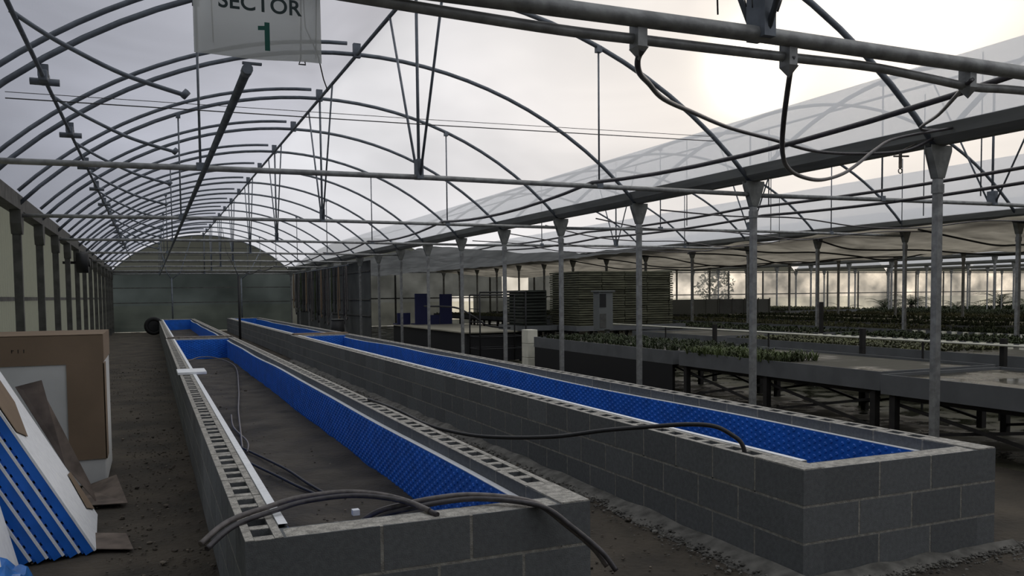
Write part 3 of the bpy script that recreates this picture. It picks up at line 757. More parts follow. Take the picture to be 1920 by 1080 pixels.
# ------------------------------------------------------------------ sign
t = thing('sector_sign', 'white translucent sheet sign reading SECTOR 1 hung from the nearest tie', 'sign', (0.41, 2.93, 2.54))
g = MB(); n = 16; vs = []
sx0, sx1, sz0, sz1 = 0.155, 0.562, 2.360, 2.70
for i in range(n+1):
    u = i/n; x = sx0+(sx1-sx0)*u
    yb = 2.93-0.012*math.sin(u*PI)-0.006*math.sin(u*9)
    zb = sz0-0.014*math.sin(min(1, u*1.9)*PI/2)+0.016*u
    vs += [(x, yb, zb), (x, 2.93, sz1)]
fs = [(2*i, 2*i+2, 2*i+3, 2*i+1) for i in range(n)]
g.add(vs, fs, 0, True); sh = g.build('sheet', m_sign, t)
so = sh.modifiers.new('thick', 'SOLIDIFY'); so.thickness = 0.0008
def text(body, x, z, size, m, parent, label, w=1.0):
    cu = bpy.data.curves.new('lettering', 'FONT'); cu.body = body; cu.size = size; cu.align_x = 'CENTER'
    cu.extrude = 0.0006; cu.offset = size*0.018; cu.space_character = 1.03
    tmp = bpy.data.objects.new('lettering_source', cu); col.objects.link(tmp)
    dg = bpy.context.evaluated_depsgraph_get(); dg.update()
    me = bpy.data.meshes.new_from_object(tmp.evaluated_get(dg)); bpy.data.objects.remove(tmp)
    Rm = Matrix.Rotation(PI/2, 4, 'X')
    me.transform(Matrix.Diagonal((w, 1, 1, 1))); me.transform(Rm)
    me.materials.clear(); me.materials.append(m)
    o = bpy.data.objects.new('lettering', me); col.objects.link(o); o.parent = parent
    o.location = Vector((x, 2.912, z))-parent.location; o['label'] = label; return o
text('SECTOR', 0.362, 2.508, 0.070, m_dkgreen, t, 'dark capital letters SECTOR')
g = MB(); xq = 0.374; zq = 2.382
for a_, b_ in ((2.9105, 2.9115),):
    g.box(xq, xq+0.0165, a_, b_, zq, zq+0.092)
    g.add([(xq, a_, zq+0.066), (xq, a_, zq+0.080), (xq-0.021, a_, zq+0.078), (xq-0.021, a_, zq+0.064)], [(0, 1, 2, 3)])
o = g.build('lettering', m_green, t); o['label'] = 'green numeral 1'
g = MB(); g.tube([(0.215, 2.94, 2.40), (0.21, 2.94, 2.7)], 0.002, 5); g.tube([(0.545, 2.94, 2.38), (0.555, 2.94, 2.72)], 0.002, 5); g.build('hanging_wire', m_wire, t)
t = thing('wire_hook', 'small bent metal hook dangling behind the lower right of the sign', 'hook', (0.49, 3.0, 2.40))
g = MB(); g.tube([(0.51, 3.0, 2.70), (0.508, 3.0, 2.52), (0.504, 3.0, 2.39), (0.498, 3.0, 2.372), (0.52, 3.0, 2.372), (0.518, 3.0, 2.385)], 0.003, 5); g.build('hook', m_wire, t)
line_thing('loose_string', 'thin loose cord slanting down from the sign towards the ridge', 'cord', [(0.505, 2.95, 2.66), (0.54, 3.1, 2.53), (0.60, 3.2, 2.47), (0.63, 3.25, 2.39), (0.655, 3.3, 2.36)], 0.0025, m_wire, n=5)

# ------------------------------------------------------------------ left side: packed pallet, foam panels, cardboard
t = thing('packed_pallet', 'tall pack of white foam sheets edged with brown cardboard by the left wall', 'package', (-0.95, 8.9, 0))
xa, xb, ya, yb, zt = -1.50, -0.375, 7.75, 8.85, 1.27
g = MB(); g.box(xa, xb, ya, yb, 0.02, zt, 0); g.build('foam_stack', m_wrap, t, 0.01)
g = MB(); g.box(xa-0.004, xb+0.006, ya-0.008, ya, zt-0.235, zt+0.004); g.box(xa-0.004, xb+0.006, ya-0.008, yb+0.004, zt+0.001, zt+0.009)
g.box(xb, xb+0.008, ya-0.006, yb, zt-0.22, zt+0.006); g.build('top_cardboard', m_card, t)
g = MB(); g.box(xb-0.27, xb+0.008, ya-0.012, ya-0.004, 0.24, zt-0.2345); g.box(xb+0.001, xb+0.012, ya-0.012, ya+0.24, 0.24, zt-0.2345); g.build('corner_cardboard', m_card, t)
g = MB()
for i, (dx, ln) in enumerate(((0, .026), (.045, .03), (.085, .028))):
    x = -1.03+dx; z = 1.155; y = ya-0.0095
    g.box(x, x+0.006, y, y+0.001, z-ln/2, z+ln/2)
g.box(-1.03, -1.01, ya-0.0095, ya-0.0085, 1.160, 1.165); g.build('stamped_mark', m_ink, t)
# foam panels leaning to the left
pan = None; PX = [-0.357, -0.442, -0.527, -0.612, -0.697]
for i, bx in enumerate(PX):
    lab = ['blue and white foam panel leaning left, outermost of the row with its white back showing',
           'blue foam panel leaning left, second from the outside of the row', 'blue foam panel leaning left, middle of the row of five',
           'blue foam panel leaning left, fourth from the outside of the row', 'blue foam panel leaning left, innermost of the row nearest the wall'][i]
    t = thing('insulation_sheet', lab, 'panel', (bx, 5.8, 0), 'foam panels leaning at the left')
    dirv = Vector((-0.472, 0, 0.881)).normalized(); nv = Vector((0.881, 0.05, 0.472)).normalized()
    ay = nv.cross(dirv).normalized(); ay = ay if ay.y > 0 else -ay
    Lp = 1.35; wd = 1.06
    o_ = Vector((bx, 5.72-0.02*i, 0.02))
    c_ = o_+dirv*Lp/2+ay*wd/2
    g = MB(); g.obox(c_, dirv*Lp/2, ay*wd/2, nv*0.007); g.build('foam_sheet', m_foam, t)
    g = MB(); g.obox(c_-nv*0.0315, dirv*(Lp/2-0.004), ay*(wd/2-0.002), nv*0.0245)
    for a in range(22):
        for b in range(4):
            q = o_+ay*(0.035+b*0.06)+dirv*(0.04+a*0.06)-nv*0.056
            g.obox(q-nv*0.007, dirv*0.020, ay*0.024, nv*0.007)
    g.build('blue_face', m_blue, t)
def sheet(name, pts, m, label, cat, th=0.004, group=None):
    g = MB(); g.add(pts, [tuple(range(len(pts)))]); o = g.build(name, m)
    s_ = o.modifiers.new('thick', 'SOLIDIFY'); s_.thickness = th; s_.offset = 1
    return tag(o, label, cat, group)
def on_panel(u, y, off=0.0):
    dirv = Vector((-0.472, 0, 0.881)).normalized(); nv = Vector((0.881, 0.05, 0.472)).normalized()
    return tuple(Vector((PX[0]-0.057*(y-5.72), y, 0.02))+dirv*u+nv*(0.011+off))
sheet('cardboard_piece', [on_panel(0.86, 5.74, .002), on_panel(0.78, 6.0, .002), on_panel(0.98, 6.4, .004), on_panel(1.33, 6.4, .006), on_panel(1.33, 5.74, .004)], m_card,
      'light brown cardboard piece resting high on the outermost leaning panel', 'cardboard')
sheet('cardboard_piece', [on_panel(0.12, 6.42, .003), on_panel(0.03, 6.72, .003), on_panel(0.34, 6.77, .003), on_panel(0.36, 6.6, .003)], m_card,
      'small tan cardboard scrap stuck low on the outermost leaning panel', 'cardboard')
sheet('cardboard_piece', [(-0.42, 7.12, 0.01), (-0.46, 7.15, 0.15), (-0.73, 7.13, 0.82), (-0.76, 7.12, 0.97), (-0.93, 7.10, 0.93), (-0.62, 7.06, 0.32)], m_cardw,
      'dark cardboard strip leaning between the panels and the packed pallet', 'cardboard', 0.006)
sheet('cardboard_piece', [(-0.56, 7.72, 0.015), (-0.52, 7.0, 0.02), (-0.20, 6.95, 0.02), (-0.30, 7.70, 0.10)], m_cardw,
      'crumpled cardboard flap on the ground at the foot of the packed pallet', 'cardboard', 0.005)
sheet('cardboard_piece', [(-0.42, 5.78, 0.02), (-0.14, 5.66, 0.015), (-0.19, 6.05, 0.02), (-0.42, 6.15, 0.025)], m_cardw,
      'flat cardboard scrap lying on the soil beside the leaning panels', 'cardboard', 0.004)
t = thing('insulation_sheet', 'white foam panel standing steeply at the lower left corner, apart from the row', 'panel', (-0.78, 5.2, 0), 'foam panels leaning at the left')
dirv = Vector((-0.22, 0, 0.97)).normalized(); nv = Vector((0.97, 0, 0.22)).normalized()
g = MB(); g.obox(Vector((-0.745, 5.0, 0.0))+dirv*0.33, dirv*0.34, Vector((0, 0.52, 0)), nv*0.014); g.build('foam_sheet', m_foam, t)
g = MB(); g.obox(Vector((-0.775, 5.0, 0.0))+dirv*0.33, dirv*0.335, Vector((0, 0.515, 0)), nv*0.008); g.build('blue_face', m_blue, t)
g = MB(); vs = []; n = 14
for j in range(n+1):
    for i in range(n+1):
        x = -1.05+0.42*i/n; y = 4.55+0.75*j/n
        z = 0.10+0.09*noise.noise((x*7, y*7, 0))+0.07*noise.noise((x*17, y*17, 3))+0.10*math.sin(PI*i/n)*math.sin(PI*j/n)
        if i in (0, n) or j in (0, n): z = 0.0
        vs.append((x, y, z))
g.add(vs, [(j*(n+1)+i, j*(n+1)+i+1, (j+1)*(n+1)+i+1, (j+1)*(n+1)+i) for j in range(n) for i in range(n)], 0, False)
tag(g.build('plastic_film', m_bluefilm), 'crumpled bright blue plastic film on the ground at the lower left corner', 'film')
t = thing('wall_fan', 'dark round fan mounted high on the left wall', 'fan', (-1.5, 22.2, 2.45))
g = MB(); g.bar((-1.84, 22.2, 2.42), (-1.54, 22.2, 2.42), 0.06); g.tube([(-1.55, 22.2, 2.42), (-1.30, 22.2, 2.42)], 0.24, 18); g.build('housing', m_black, t)
g = MB(); g.tube([(-1.30, 22.2, 2.42), (-1.26, 22.2, 2.42)], 0.09, 12); g.build('hub', m_postdark, t)

# ------------------------------------------------------------------ shade screens
def screen(xa, xb, ya, yb, label, base=2.84, sag=0.34, step=S, m=None):
    g = MB(); nx_ = 40; ny_ = int((yb-ya)/0.25); vs = []
    for j in range(ny_+1):
        for i in range(nx_+1):
            u = i/nx_; X = xa+(xb-xa)*u; Y = ya+(yb-ya)*j/ny_
            ph = ((Y-Y1)/step) % 1; fold = 0.07*noise.noise((X*1.1+0.6*math.sin(Y*0.7), Y*1.0, 8))+0.03*noise.noise((X*2.6, Y*2.0, 5))
            z = base-sag*math.sin(PI*min(1, u*1.2)**0.8)*(0.55+0.45*math.sin(PI*ph))+0.045*noise.noise((X*1.4, Y*0.35, 0))+fold
            vs.append((X, Y, z))
    g.add(vs, [(j*(nx_+1)+i, j*(nx_+1)+i+1, (j+1)*(nx_+1)+i+1, (j+1)*(nx_+1)+i) for j in range(ny_) for i in range(nx_)], 0, True)
    return tag(g.build('shade_screen', m or m_cloths), label, 'shade cloth')
screen(13.9, 26.5, YF+0.2, YB-0.2, 'wide sagging grey beige shade cloth stretched beyond the second tunnel at the right')
screen(6.7, 14.3, 20.5, YB-0.2, 'grey shade cloth drawn across the far half of the second tunnel', sag=0.30, m=film('grey_screen', (0.8, 0.8, 0.8), (0.15, 0.155, 0.155), 0.02, var=0.4, scale=2.0, stretch=(1.5, 0.3, 1)))
for i in range(9):
    y = 7.5+i*2.5; xs = 14.0
    pts = [(xs+0.9*j+0.1*math.sin(i), y-0.25*j+0.3*math.sin(i*2+j), 2.72-0.30*math.sin(PI*j/8)+0.06*math.sin(j*1.7+i)) for j in range(9)]
    hose('black hose drooping under the shade cloth, %s of several from the right edge' % ORD[i], pts, 0.02, m_rubber, group='hoses under the shade cloth', n=6)
for i in range(5):
    y = 17.8-i*1.9
    pts = [(6.7+j*1.1, y+0.2*j*math.sin(i), 2.78-0.22*math.sin(PI*j/7)+0.05*math.sin(j*2+i)) for j in range(8)]
    hose('slack cable drooping across the second tunnel, %s from the far side' % ORD[i], pts, 0.011, m_hose, group='slack cables across the second tunnel', n=5)
dr = [(9.3, 7.2), (10.9, 9.4), (12.2, 8.4), (8.4, 12.0), (11.2, 13.2), (9.6, 16.4), (12.9, 11.6), (7.6, 9.0), (13.4, 15.5)]
for i, (x, y) in enumerate(dr):
    line_thing('drop_rod', 'thin rod hanging from the second tunnel roof, %s from the left' % ORD[sorted(dr, key=lambda p: math.atan2(p[0], p[1])).index((x, y))], 'rod',
               [(x, y, arc_z(x-X2)), (x, y, 2.70)], 0.008, m_pipe, 'drop rods in the second tunnel', 5)
t = thing('hanging_clip', 'small metal clip with a ring hanging left of the nearest column bracket', 'clip', (6.2, 5.6, 2.7))
g = MB(); g.box(6.19, 6.21, 5.59, 5.61, 2.66, 2.82); g.tube([(6.2, 5.6, 2.81), (6.42, 5.6, 2.90)], 0.005, 5); g.tube([(6.12, 5.6, 2.76), (6.30, 5.6, 2.77)], 0.008, 5)
g.tube([(6.2+0.022*math.cos(a), 5.6, 2.635+0.022*math.sin(a)) for a in [i*PI/6 for i in range(13)]], 0.005, 5); g.build('clip', m_rust, t)

# ------------------------------------------------------------------ benches
def leafy(g, x, y, z, h, rr, n=5, spread=0.06, w=0.012):
    for i in range(n):
        a = rr.uniform(0, 6.28); r = spread*rr.uniform(0.4, 1); hh = h*rr.uniform(0.6, 1.1)
        tx, ty = x+r*math.cos(a), y+r*math.sin(a); px, py = -math.sin(a)*w, math.cos(a)*w
        g.add([(x-px, y-py, z), (x+px, y+py, z), ((x+tx)/2+px, (y+ty)/2+py, z+hh*0.75), ((x+tx)/2-px, (y+ty)/2-py, z+hh*0.75), (tx, ty, z+hh*0.9)],
              [(0, 1, 2, 3), (3, 2, 4)])
def bench(x0, x1, y0, y1, label, skirt=False, zt=0.72, hb=0.20, cross=True, top=m_benchtop):
    t = thing('growing_bench', label, 'bench', ((x0+x1)/2, y0, 0), 'growing benches')
    g = MB(); g.box(x0+0.02, x1-0.02, y0+0.02, y1-0.02, zt-0.06, zt-0.03); g.build('bench_top', top, t)
    g = MB(); g.box(x0, x0+0.018, y0, y1, zt-hb, zt); g.box(x1-0.018, x1, y0, y1, zt-hb, zt)
    g.box(x0+0.018, x1-0.018, y0, y0+0.018, zt-hb, zt); g.box(x0+0.018, x1-0.018, y1-0.018, y1, zt-hb, zt); g.build('side_board', m_bench, t)
    n = max(2, int(round((y1-y0)/1.9))+1)
    for i in range(n):
        y = y0+0.12+(y1-y0-0.24)*i/(n-1)
        for x in (x0+0.06, x1-0.06):
            g = MB(); g.box(x-0.035, x+0.035, y-0.035, y+0.035, -0.03, zt-0.061); g.build('leg', m_wood, t)
    g = MB()
    for x in (x0+0.10, x1-0.10):
        g.bar((x, y0+0.1, zt-hb-0.03), (x, y1-0.1, zt-hb-0.03), 0.03, 0.045)
        if cross:
            for i in range(n-1):
                ya = y0+0.12+(y1-y0-0.24)*i/(n-1); yb = y0+0.12+(y1-y0-0.24)*(i+1)/(n-1)
                g.bar((x, ya, 0.10), (x, yb, 0.42), 0.025, 0.03); g.bar((x+0.03, ya, 0.42), (x+0.03, yb, 0.10), 0.025, 0.03)
    g.build('brace', m_wood, t)
    if skirt:
        g = MB(); g.box(x0+0.005, x0+0.012, y0+0.02, y1-0.02, 0.0, zt-hb-0.001); g.build('skirt', m_black, t)
    return t
bench(6.80, 8.55, 2.2, 6.35, 'growing bench with grey side boards at the right edge, behind the nearest column', top=m_benchwet)
bench(7.00, 8.75, 6.55, 10.2, 'growing bench with open dark legs right of the second column')
bench(7.00, 8.75, 10.35, 15.2, 'growing bench closed below by black sheeting, left of the second column', skirt=True)
XS = [10.0, 12.3, 15.0, 17.6, 20.2, 23.0, 25.6, 28.3]
for i, x in enumerate(XS):
    for j, (ya, yb) in enumerate(((2.5+i*1.6, 13.0), (13.4, 26.0), (29.2, 38.0))):
        if i == 0 and j == 1: ya = 13.4; yb = 16.4
        if i == 0 and j == 2: continue
        if j == 0 and ya > 11.5: continue
        bench(x, x+1.9, ya, yb, 'low dark growing bench in the %s row behind the columns, %s along it' % (ORD[i+1], ORD[j]), cross=False, hb=0.14)
def plants(label, x0, x1, y0, y1, z, h, n, m, w=0.012, sp=0.07, name='seedling_mat', cat='plants'):
    r_ = random.Random(int(x0*31+y0*17)); g = MB()
    for i in range(n): leafy(g, r_.uniform(x0, x1), r_.uniform(y0, y1), z, h*r_.uniform(0.6, 1.2), r_, 5, sp, w)
    return tag(g.build(name, m), label, cat, kind='stuff')
plants('bright grassy plants hanging over the bench right of the third column', 6.98, 7.7, 8.2, 10.1, 0.69, 0.13, 520, m_leaf, 0.006, 0.13)
plants('dark green low plants on the black sheeted bench', 7.1, 8.6, 10.5, 15.1, 0.69, 0.10, 900, m_leafd, 0.008)
for i, x in enumerate(XS):
    for j, (ya, yb) in enumerate(((3+i*1.6, 12.9), (13.5, 25.9), (29.3, 37.9))):
        if i == 0 and j >= 1: continue
        if j == 0 and ya > 11.5: continue
        plants('seedlings on the bench in the %s row behind the columns, %s along it' % (ORD[i+1], ORD[j]), x+0.1, x+1.8, max(ya, 8.5 if i == 0 else ya), yb, 0.69, 0.07+0.012*i, 1300, [m_leafp, m_leafd, m_leafd][(i+j) % 3], 0.012, 0.07)
# rows of pale plug trays catching the light
tr = None
for i, (x, ya, yb) in enumerate(((11.55, 5.5, 12.8), (14.05, 7.5, 12.9), (19.35, 13.6, 25.6), (21.95, 13.6, 25.6))):
    y = ya; k = 0
    while y < yb-0.6:
        lab = 'small pale plug tray standing along a bench edge among the far seedlings'
        if tr is None:
            tr = MB().box(x-0.03, x+0.03, y, y+0.07, 0.685, 0.77).build('plug_tray', m_tray)
            g_ = tr; tag(tr, lab, 'tray', 'pale plug trays among the far seedlings'); base_loc = (x, y)
            tr.data.transform(Matrix.Translation((-x, -y, 0))); tr.location = (x, y, 0)
        else:
            c = tr.copy(); col.objects.link(c); c.location = (x, y, 0)
        y += 0.19+0.06*rr.random(); k += 1
# far long rail lines
line_thing('bench_rail', 'long pale rail running lengthwise above the seedlings behind the columns', 'rail', [(9.3, 4.0, 0.90), (9.3, 16.5, 0.90)], 0.014, m_tray, n=6)
g = MB()
for y in (5, 8, 11, 14): g.box(9.29, 9.31, y-0.01, y+0.01, -0.02, 0.89)
o = g.build('rail_support', m_wood); tag(o, 'thin dark uprights carrying the pale rail above the seedlings', 'supports')
o.parent = [x for x in col.objects if x.name.startswith('bench_rail')][0]
for k_ in ('label', 'category'): del o[k_]

# ------------------------------------------------------------------ working area behind the columns
def stack(x0, x1, y0, y1, z0, z1, label, m, step=0.05, group='stacks of growing trays'):
    t = thing('tray_stack', label, 'stack of trays', ((x0+x1)/2, y0, z0), group); r_ = random.Random(int(x0*10))
    g = MB(); z = z0; 
    while z < z1-0.01:
        d = r_.uniform(-0.03, 0.03); e = r_.uniform(-0.02, 0.02)
        xa = x0
        while xa < x1-0.1:
            xb = min(xa+0.62, x1); q = r_.uniform(-0.02, 0.02)
            g.box(xa+d*0.3+0.004, xb-0.012+d*0.3, y0+e+q, y1+e, z, z+step*0.62, 0, r_.uniform(-.2, .2)); xa = xb
        z += step
    g.box(x0+0.05, x1-0.05, y0+0.06, y1-0.06, z0, z1-0.03)
    g.build('trays', m, t); return t
bench(9.0, 12.0, 17.2, 19.4, 'platform under the big stack of growing trays', zt=0.82, hb=0.12, cross=False)
stack(9.15, 11.75, 17.35, 18.9, 0.792, 2.08, 'large stack of flat olive grey growing trays behind the third column', m_stack, 0.055)
bench(8.05, 8.95, 18.1, 19.6, 'small platform under the narrow dark stack of trays', zt=0.82, hb=0.12, cross=False)
stack(8.15, 8.85, 18.3, 19.3, 0.792, 1.66, 'narrow dark stack of flat trays left of the large one', m_stackd, 0.075)
t = thing('control_cabinet', 'grey electric cabinet with dark door windows on a post before the tray stack', 'cabinet', (8.85, 15.7, 0))
g = MB(); g.box(8.70, 9.04, 15.6, 15.85, 0.80, 1.60); g.box(8.66, 9.08, 15.57, 15.88, 1.60, 1.63); g.build('body', m_greybox, t, 0.006)
g = MB(); g.box(8.72, 8.87, 15.592, 15.60, 1.28, 1.56); g.build('upper_door', m_black, t)
g = MB(); g.box(8.72, 8.87, 15.592, 15.60, 0.84, 1.14); g.build('lower_door', m_postdark, t)
g = MB(); g.box(8.92, 9.0, 15.68, 15.76, -0.03, 0.80); g.build('post', m_greybox, t)
t = thing('white_crate_pile', 'narrow upright pile of white boxes at the end of the sheeted bench', 'boxes', (7.1, 15.75, 0))
for i in range(3):
    g = MB(); g.box(7.00, 7.22, 15.5, 15.8, 0.0+i*0.285, 0.278+i*0.285); g.build('box', m_tray, t, 0.006)
# pale work table with black underside
t = thing('work_table', 'long work table with pale top and black skirt behind the far columns', 'table', (7.6, 18.4, 0))
g = MB(); g.box(6.72, 8.5, 18.4, 25.0, 0.67, 0.70); g.build('table_top', m_pale, t)
g = MB(); g.box(6.78, 6.80, 18.5, 24.9, 0.0, 0.668); g.box(6.80, 8.4, 18.5, 18.52, 0, 0.668); g.build('skirt', m_black, t)
for x in (6.9, 8.3):
    for y in (18.8, 21.6, 24.7):
        g = MB(); g.box(x-0.03, x+0.03, y-0.03, y+0.03, -0.02, 0.668); g.build('leg', m_wood, t)
def board(x0, x1, y, z0, z1, lab):
    t = thing('blue_board', lab, 'board', ((x0+x1)/2, y, z0), 'navy boards on the work table')
    g = MB(); g.box(x0, x1, y, y+0.05, z0, z1); g.build('board', m_navy, t)
    g = MB(); g.box(x0, x1, y+0.05, y+0.5, z0, z0+0.03); g.build('foot', m_navy, t)
board(6.75, 7.15, 24.35, 0.70, 1.05, 'low navy board at the far left of the work table')
board(7.2, 7.6, 24.0, 0.70, 1.62, 'tall navy board on the work table, left one of two tall ones')
board(7.62, 7.95, 24.0, 0.70, 0.98, 'short navy board between the two tall ones on the work table')
board(7.97, 8.35, 24.0, 0.70, 1.60, 'tall navy board on the work table, right one of two tall ones')
# metal trolley frame
t = thing('metal_trolley', 'open black metal trolley frame standing before the pale work table', 'trolley', (7.2, 15.8, 0))
xa, xb, ya, yb = 6.74, 7.86, 17.5, 18.15
for x, y in ((xa, ya), (xb, ya), (xa, yb), (xb, yb)):
    g = MB(); g.tube([(x, y, 0.02), (x, y, 1.62 if y == ya else 1.56)], 0.018, 6); g.build('upright', m_black, t)
g = MB()
for z in (0.35, 0.62, 0.95, 1.25):
    g.tube([(xa, ya, z), (xa, yb, z)], 0.010, 5); g.tube([(xb, ya, z), (xb, yb, z)], 0.010, 5)
for z in (0.35, 0.62): g.tube([(xa, ya, z), (xb, ya, z)], 0.012, 5); g.tube([(xa, yb, z), (xb, yb, z)], 0.012, 5)
for y, z in ((ya, 1.62), (yb, 1.56)): g.tube([(xa, y, z), (xb, y, z)], 0.018, 6)
g.build('cross_bars', m_black, t)
g = MB(); g.tube(smooth_path([(6.70, 21.5, 1.28), (6.74, 19.2, 1.27), (6.8, 18.2, 1.10), (7.1, 17.9, 0.86), (7.6, 17.8, 0.80)]), 0.022, 6); g.build('handle_bar', m_black, t)
# barrel and hanging hoses by the far columns
t = thing('barrel', 'small dark barrel standing beside the far right bed', 'barrel', (4.98, 24.4, 0))
g = MB(); g.tube([(4.98, 24.4, -0.01), (4.98, 24.4, 0.3), (4.98, 24.4, 0.6), (4.98, 24.4, 0.88)], [0.18, 0.2, 0.2, 0.18], 16); g.build('body', m_black, t)
g = MB(); g.tube([(4.98, 24.4, 0.88), (4.98, 24.4, 0.91)], 0.19, 16); g.build('lid', m_postdark, t)
hg = [m_hosel, m_hose, m_card, m_rubber, m_leafd]
for i in range(18):
    y = 29.5+i*0.7; x = 6.40+rr.uniform(-0.01, 0.01); zt = 2.67; zb = rr.uniform(0.4, 1.1); wd = rr.uniform(0.1, 0.35)
    hose('hose hung in a long loop on the far columns, %s from the near end' % ORD[i], [(x, y, zb+0.3), (x, y, (zt+zb)/2), (x, y+wd*0.4, zt), (x, y+wd, (zt+zb)/2), (x, y+wd*0.9, zb+0.15), (x, y+wd*0.5, zb), (x, y+0.05, zb+0.1)], 0.022, hg[i % 5], group='hoses hung on the far columns', n=6)
line_thing('hanging_rail', 'horizontal rail on the far columns from which hoses hang', 'rail', [(6.40, 29.3, 2.66), (6.40, 42.5, 2.66)], 0.02, m_pipe)
# dark partition sheets behind the far columns
t = thing('partition_sheet', 'grey partition sheet behind the hung hoses between the far columns', 'partition', (6.75, 34, 0))
g = MB(); g.box(6.72, 6.74, 27.5, YB-0.2, 0.0, 2.75); g.build('sheet', mat('partition_grey', (0.075, 0.08, 0.078), 0.85, var=0.2, scale=1.5), t)
g = MB()
for z in (0.9, 1.45, 2.4): g.box(6.69, 6.72, 27.5, YB-0.2, z-0.02, z+0.02)
g.build('rail', m_postdark, t)
# trailer of crates at the far right
t = thing('flat_trailer', 'dark flat trailer with crate sides standing far behind the second column', 'trailer', (20.5, 26.2, 0))
g = MB(); g.box(19.1, 22.8, 26.9, 28.6, 0.62, 0.70)
g.build('deck', m_black, t)
for i, (a, b) in enumerate(((19.1, 20.3), (20.33, 21.55), (21.58, 22.8))):
    g = MB(); g.box(a, b, 26.9, 26.93, 0.70, 1.28)
    for q in (a, (a+b)/2, b-0.04): g.box(q, q+0.04, 26.87, 26.90, 0.65, 1.32)
    g.build('side_panel', [m_greybox, m_bench][i % 2], t)
    g = MB(); g.box(a, b, 28.57, 28.6, 0.70, 1.28); g.build('side_panel', [m_greybox, m_bench][i % 2], t)
for x in (19.7, 22.2):
    for y in (27.1, 28.4):
        g = MB(); g.tube([(x, y-0.08, 0.29), (x, y+0.08, 0.29)], 0.31, 14); g.build('wheel', m_tyre, t)
g = MB(); g.bar((19.1, 27.7, 0.5), (17.6, 27.7, 0.75), 0.06); g.bar((17.6, 27.7, 0.75), (17.4, 27.7, 1.0), 0.05); g.build('drawbar', m_black, t)
for i, (x, y, h) in enumerate(((8.97, 8.7, 1.05), (9.35, 6.9, 0.98), (12.4, 13.1, 1.35), (9.2, 12.3, 1.0))):
    o = MB().box(x-0.03, x+0.03, y-0.03, y+0.03, -0.03, h).build('timber_stake', m_wood)
    tag(o, 'dark timber stake standing between the benches, %s by distance' % ORD[[1, 0, 3, 2][i]], 'stake', 'timber stakes between the benches')

for x, lab in ((0.97, 'slim forked prop standing against the dark back wall, left one of two'), (4.1, 'slim forked prop standing against the dark back wall, right one of two')):
    t = thing('forked_prop', lab, 'prop', (x, YB-0.25, 0))
    g = MB(); g.tube([(x, YB-0.25, -0.02), (x, YB-0.25, 2.5)], 0.035, 8); g.build('post', m_pipe, t)
    for sx in (-0.5, 0.95):
        g = MB(); g.tube([(x, YB-0.25, 2.45), (x+sx*0.4, YB-0.25, 2.75), (x+sx, YB-0.25, arc_z(x+sx-XR)-0.05)], 0.022, 6); g.build('fork', m_pipe, t)

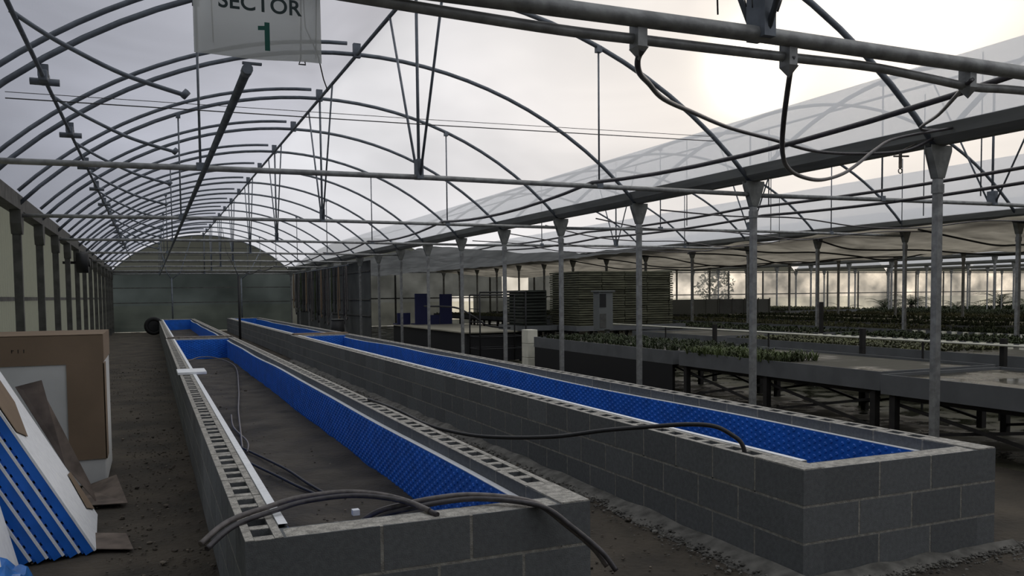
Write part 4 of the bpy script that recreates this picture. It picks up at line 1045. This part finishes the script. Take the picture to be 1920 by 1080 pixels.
# ------------------------------------------------------------------ palms and outside trees
def palm(x, y, h, label, nf=16, scale=1.0, seed=1, z0=0.0):
    r_ = random.Random(seed); t = thing('palm_plant', label, 'palm', (x, y, z0), 'palms by the bright back wall')
    if h > 0.15:
        g = MB(); g.tube([(x, y, z0-0.02), (x, y, z0+h)], [0.13*scale, 0.09*scale], 8); g.build('trunk', m_trunk, t)
    g = MB()
    for i in range(nf):
        a = 2*PI*i/nf+r_.uniform(-.2, .2); el = r_.uniform(0.3, 1.3); Lf = 1.3*scale*r_.uniform(0.8, 1.1)
        pts = []
        for k in range(7):
            u = k/6; rr_ = Lf*u*math.cos(el*(1-0.3*u)); zz = z0+h+Lf*(u*math.sin(el)-0.55*u*u)
            pts.append(Vector((x+rr_*math.cos(a), y+rr_*math.sin(a), zz)))
        g.tube(pts, [0.012*scale*(1-0.12*k) for k in range(7)], 4)
        for k in range(1, 7):
            for q in (0, 0.5):
                p = pts[k].lerp(pts[k-1], q); d = (pts[k]-pts[k-1]).normalized()
                sd = d.cross(Vector((0, 0, 1))).normalized(); ll = 0.30*scale*(1-abs(k-3)/6)
                for s_ in (-1, 1):
                    tip = p+(sd*s_*0.8+d*0.7)*ll-Vector((0, 0, 0.25*ll)); wv = d*0.018*scale
                    g.add([p-wv, p+wv, tip], [(0, 1, 2)])
    g.build('fronds', m_leafd, t); return t
palm(47.0, 41.4, 0.55, 'spiky palm before the bright back wall, left of the nearest column', 20, 1.5, 4)
palm(44.6, 41.5, 0.35, 'low palm before the bright back wall, farther left of the nearest column', 18, 1.3, 5)
palm(55.6, 41.3, 0.5, 'spreading palm before the bright back wall near the right edge', 22, 1.7, 6)
palm(58.8, 41.5, 0.3, 'low palm at the right edge before the bright back wall', 18, 1.4, 7)
palm(51.4, 41.5, 0.25, 'small palm just right of the nearest column before the bright wall', 16, 1.2, 8)
palm(41.0, 41.5, 0.25, 'small low palm before the bright wall, leftmost of the palms', 16, 1.1, 9)
plants('dark hedge of low foliage along the foot of the bright back wall', 36, 66, 40.5, 42.3, 0.0, 0.45, 1500, m_leafd, 0.05, 0.35, 'low_foliage')
def tree(x, y, h, w, label, seed=1, m=m_leafd):
    r_ = random.Random(seed); t = thing('outside_tree', label, 'tree', (x, y, 0), 'trees outside the back wall')
    g = MB(); g.tube([(x, y, -0.06), (x, y, h*0.5)], [0.16, 0.1], 8); g.build('trunk', m_trunk, t)
    g = MB()
    for i in range(900):
        a = r_.uniform(0, 6.28); u = r_.random(); z = h*(0.12+0.88*u); rad = w*math.sin(PI*min(1, u*0.85+0.12))*r_.random()**0.5
        px, py = x+rad*math.cos(a), y+rad*math.sin(a); s_ = 0.16
        v = [Vector((px, py, z))+Vector([r_.uniform(-s_, s_) for _ in range(3)]) for _ in range(3)]
        g.add(v, [(0, 1, 2)])
    g.build('crown', m, t); return t
tree(34.8, 46.5, 3.6, 1.3, 'dark tree seen faintly through the bright back wall beside the second column', 2)
tree(29.5, 47.5, 3.0, 1.1, 'small tree seen faintly through the back wall behind the trailer', 3)

# ------------------------------------------------------------------ every labelled top-level object is a thing of its own
for o in col.objects:
    if o.parent is None and 'category' in o and 'kind' not in o: o['kind'] = 'thing'
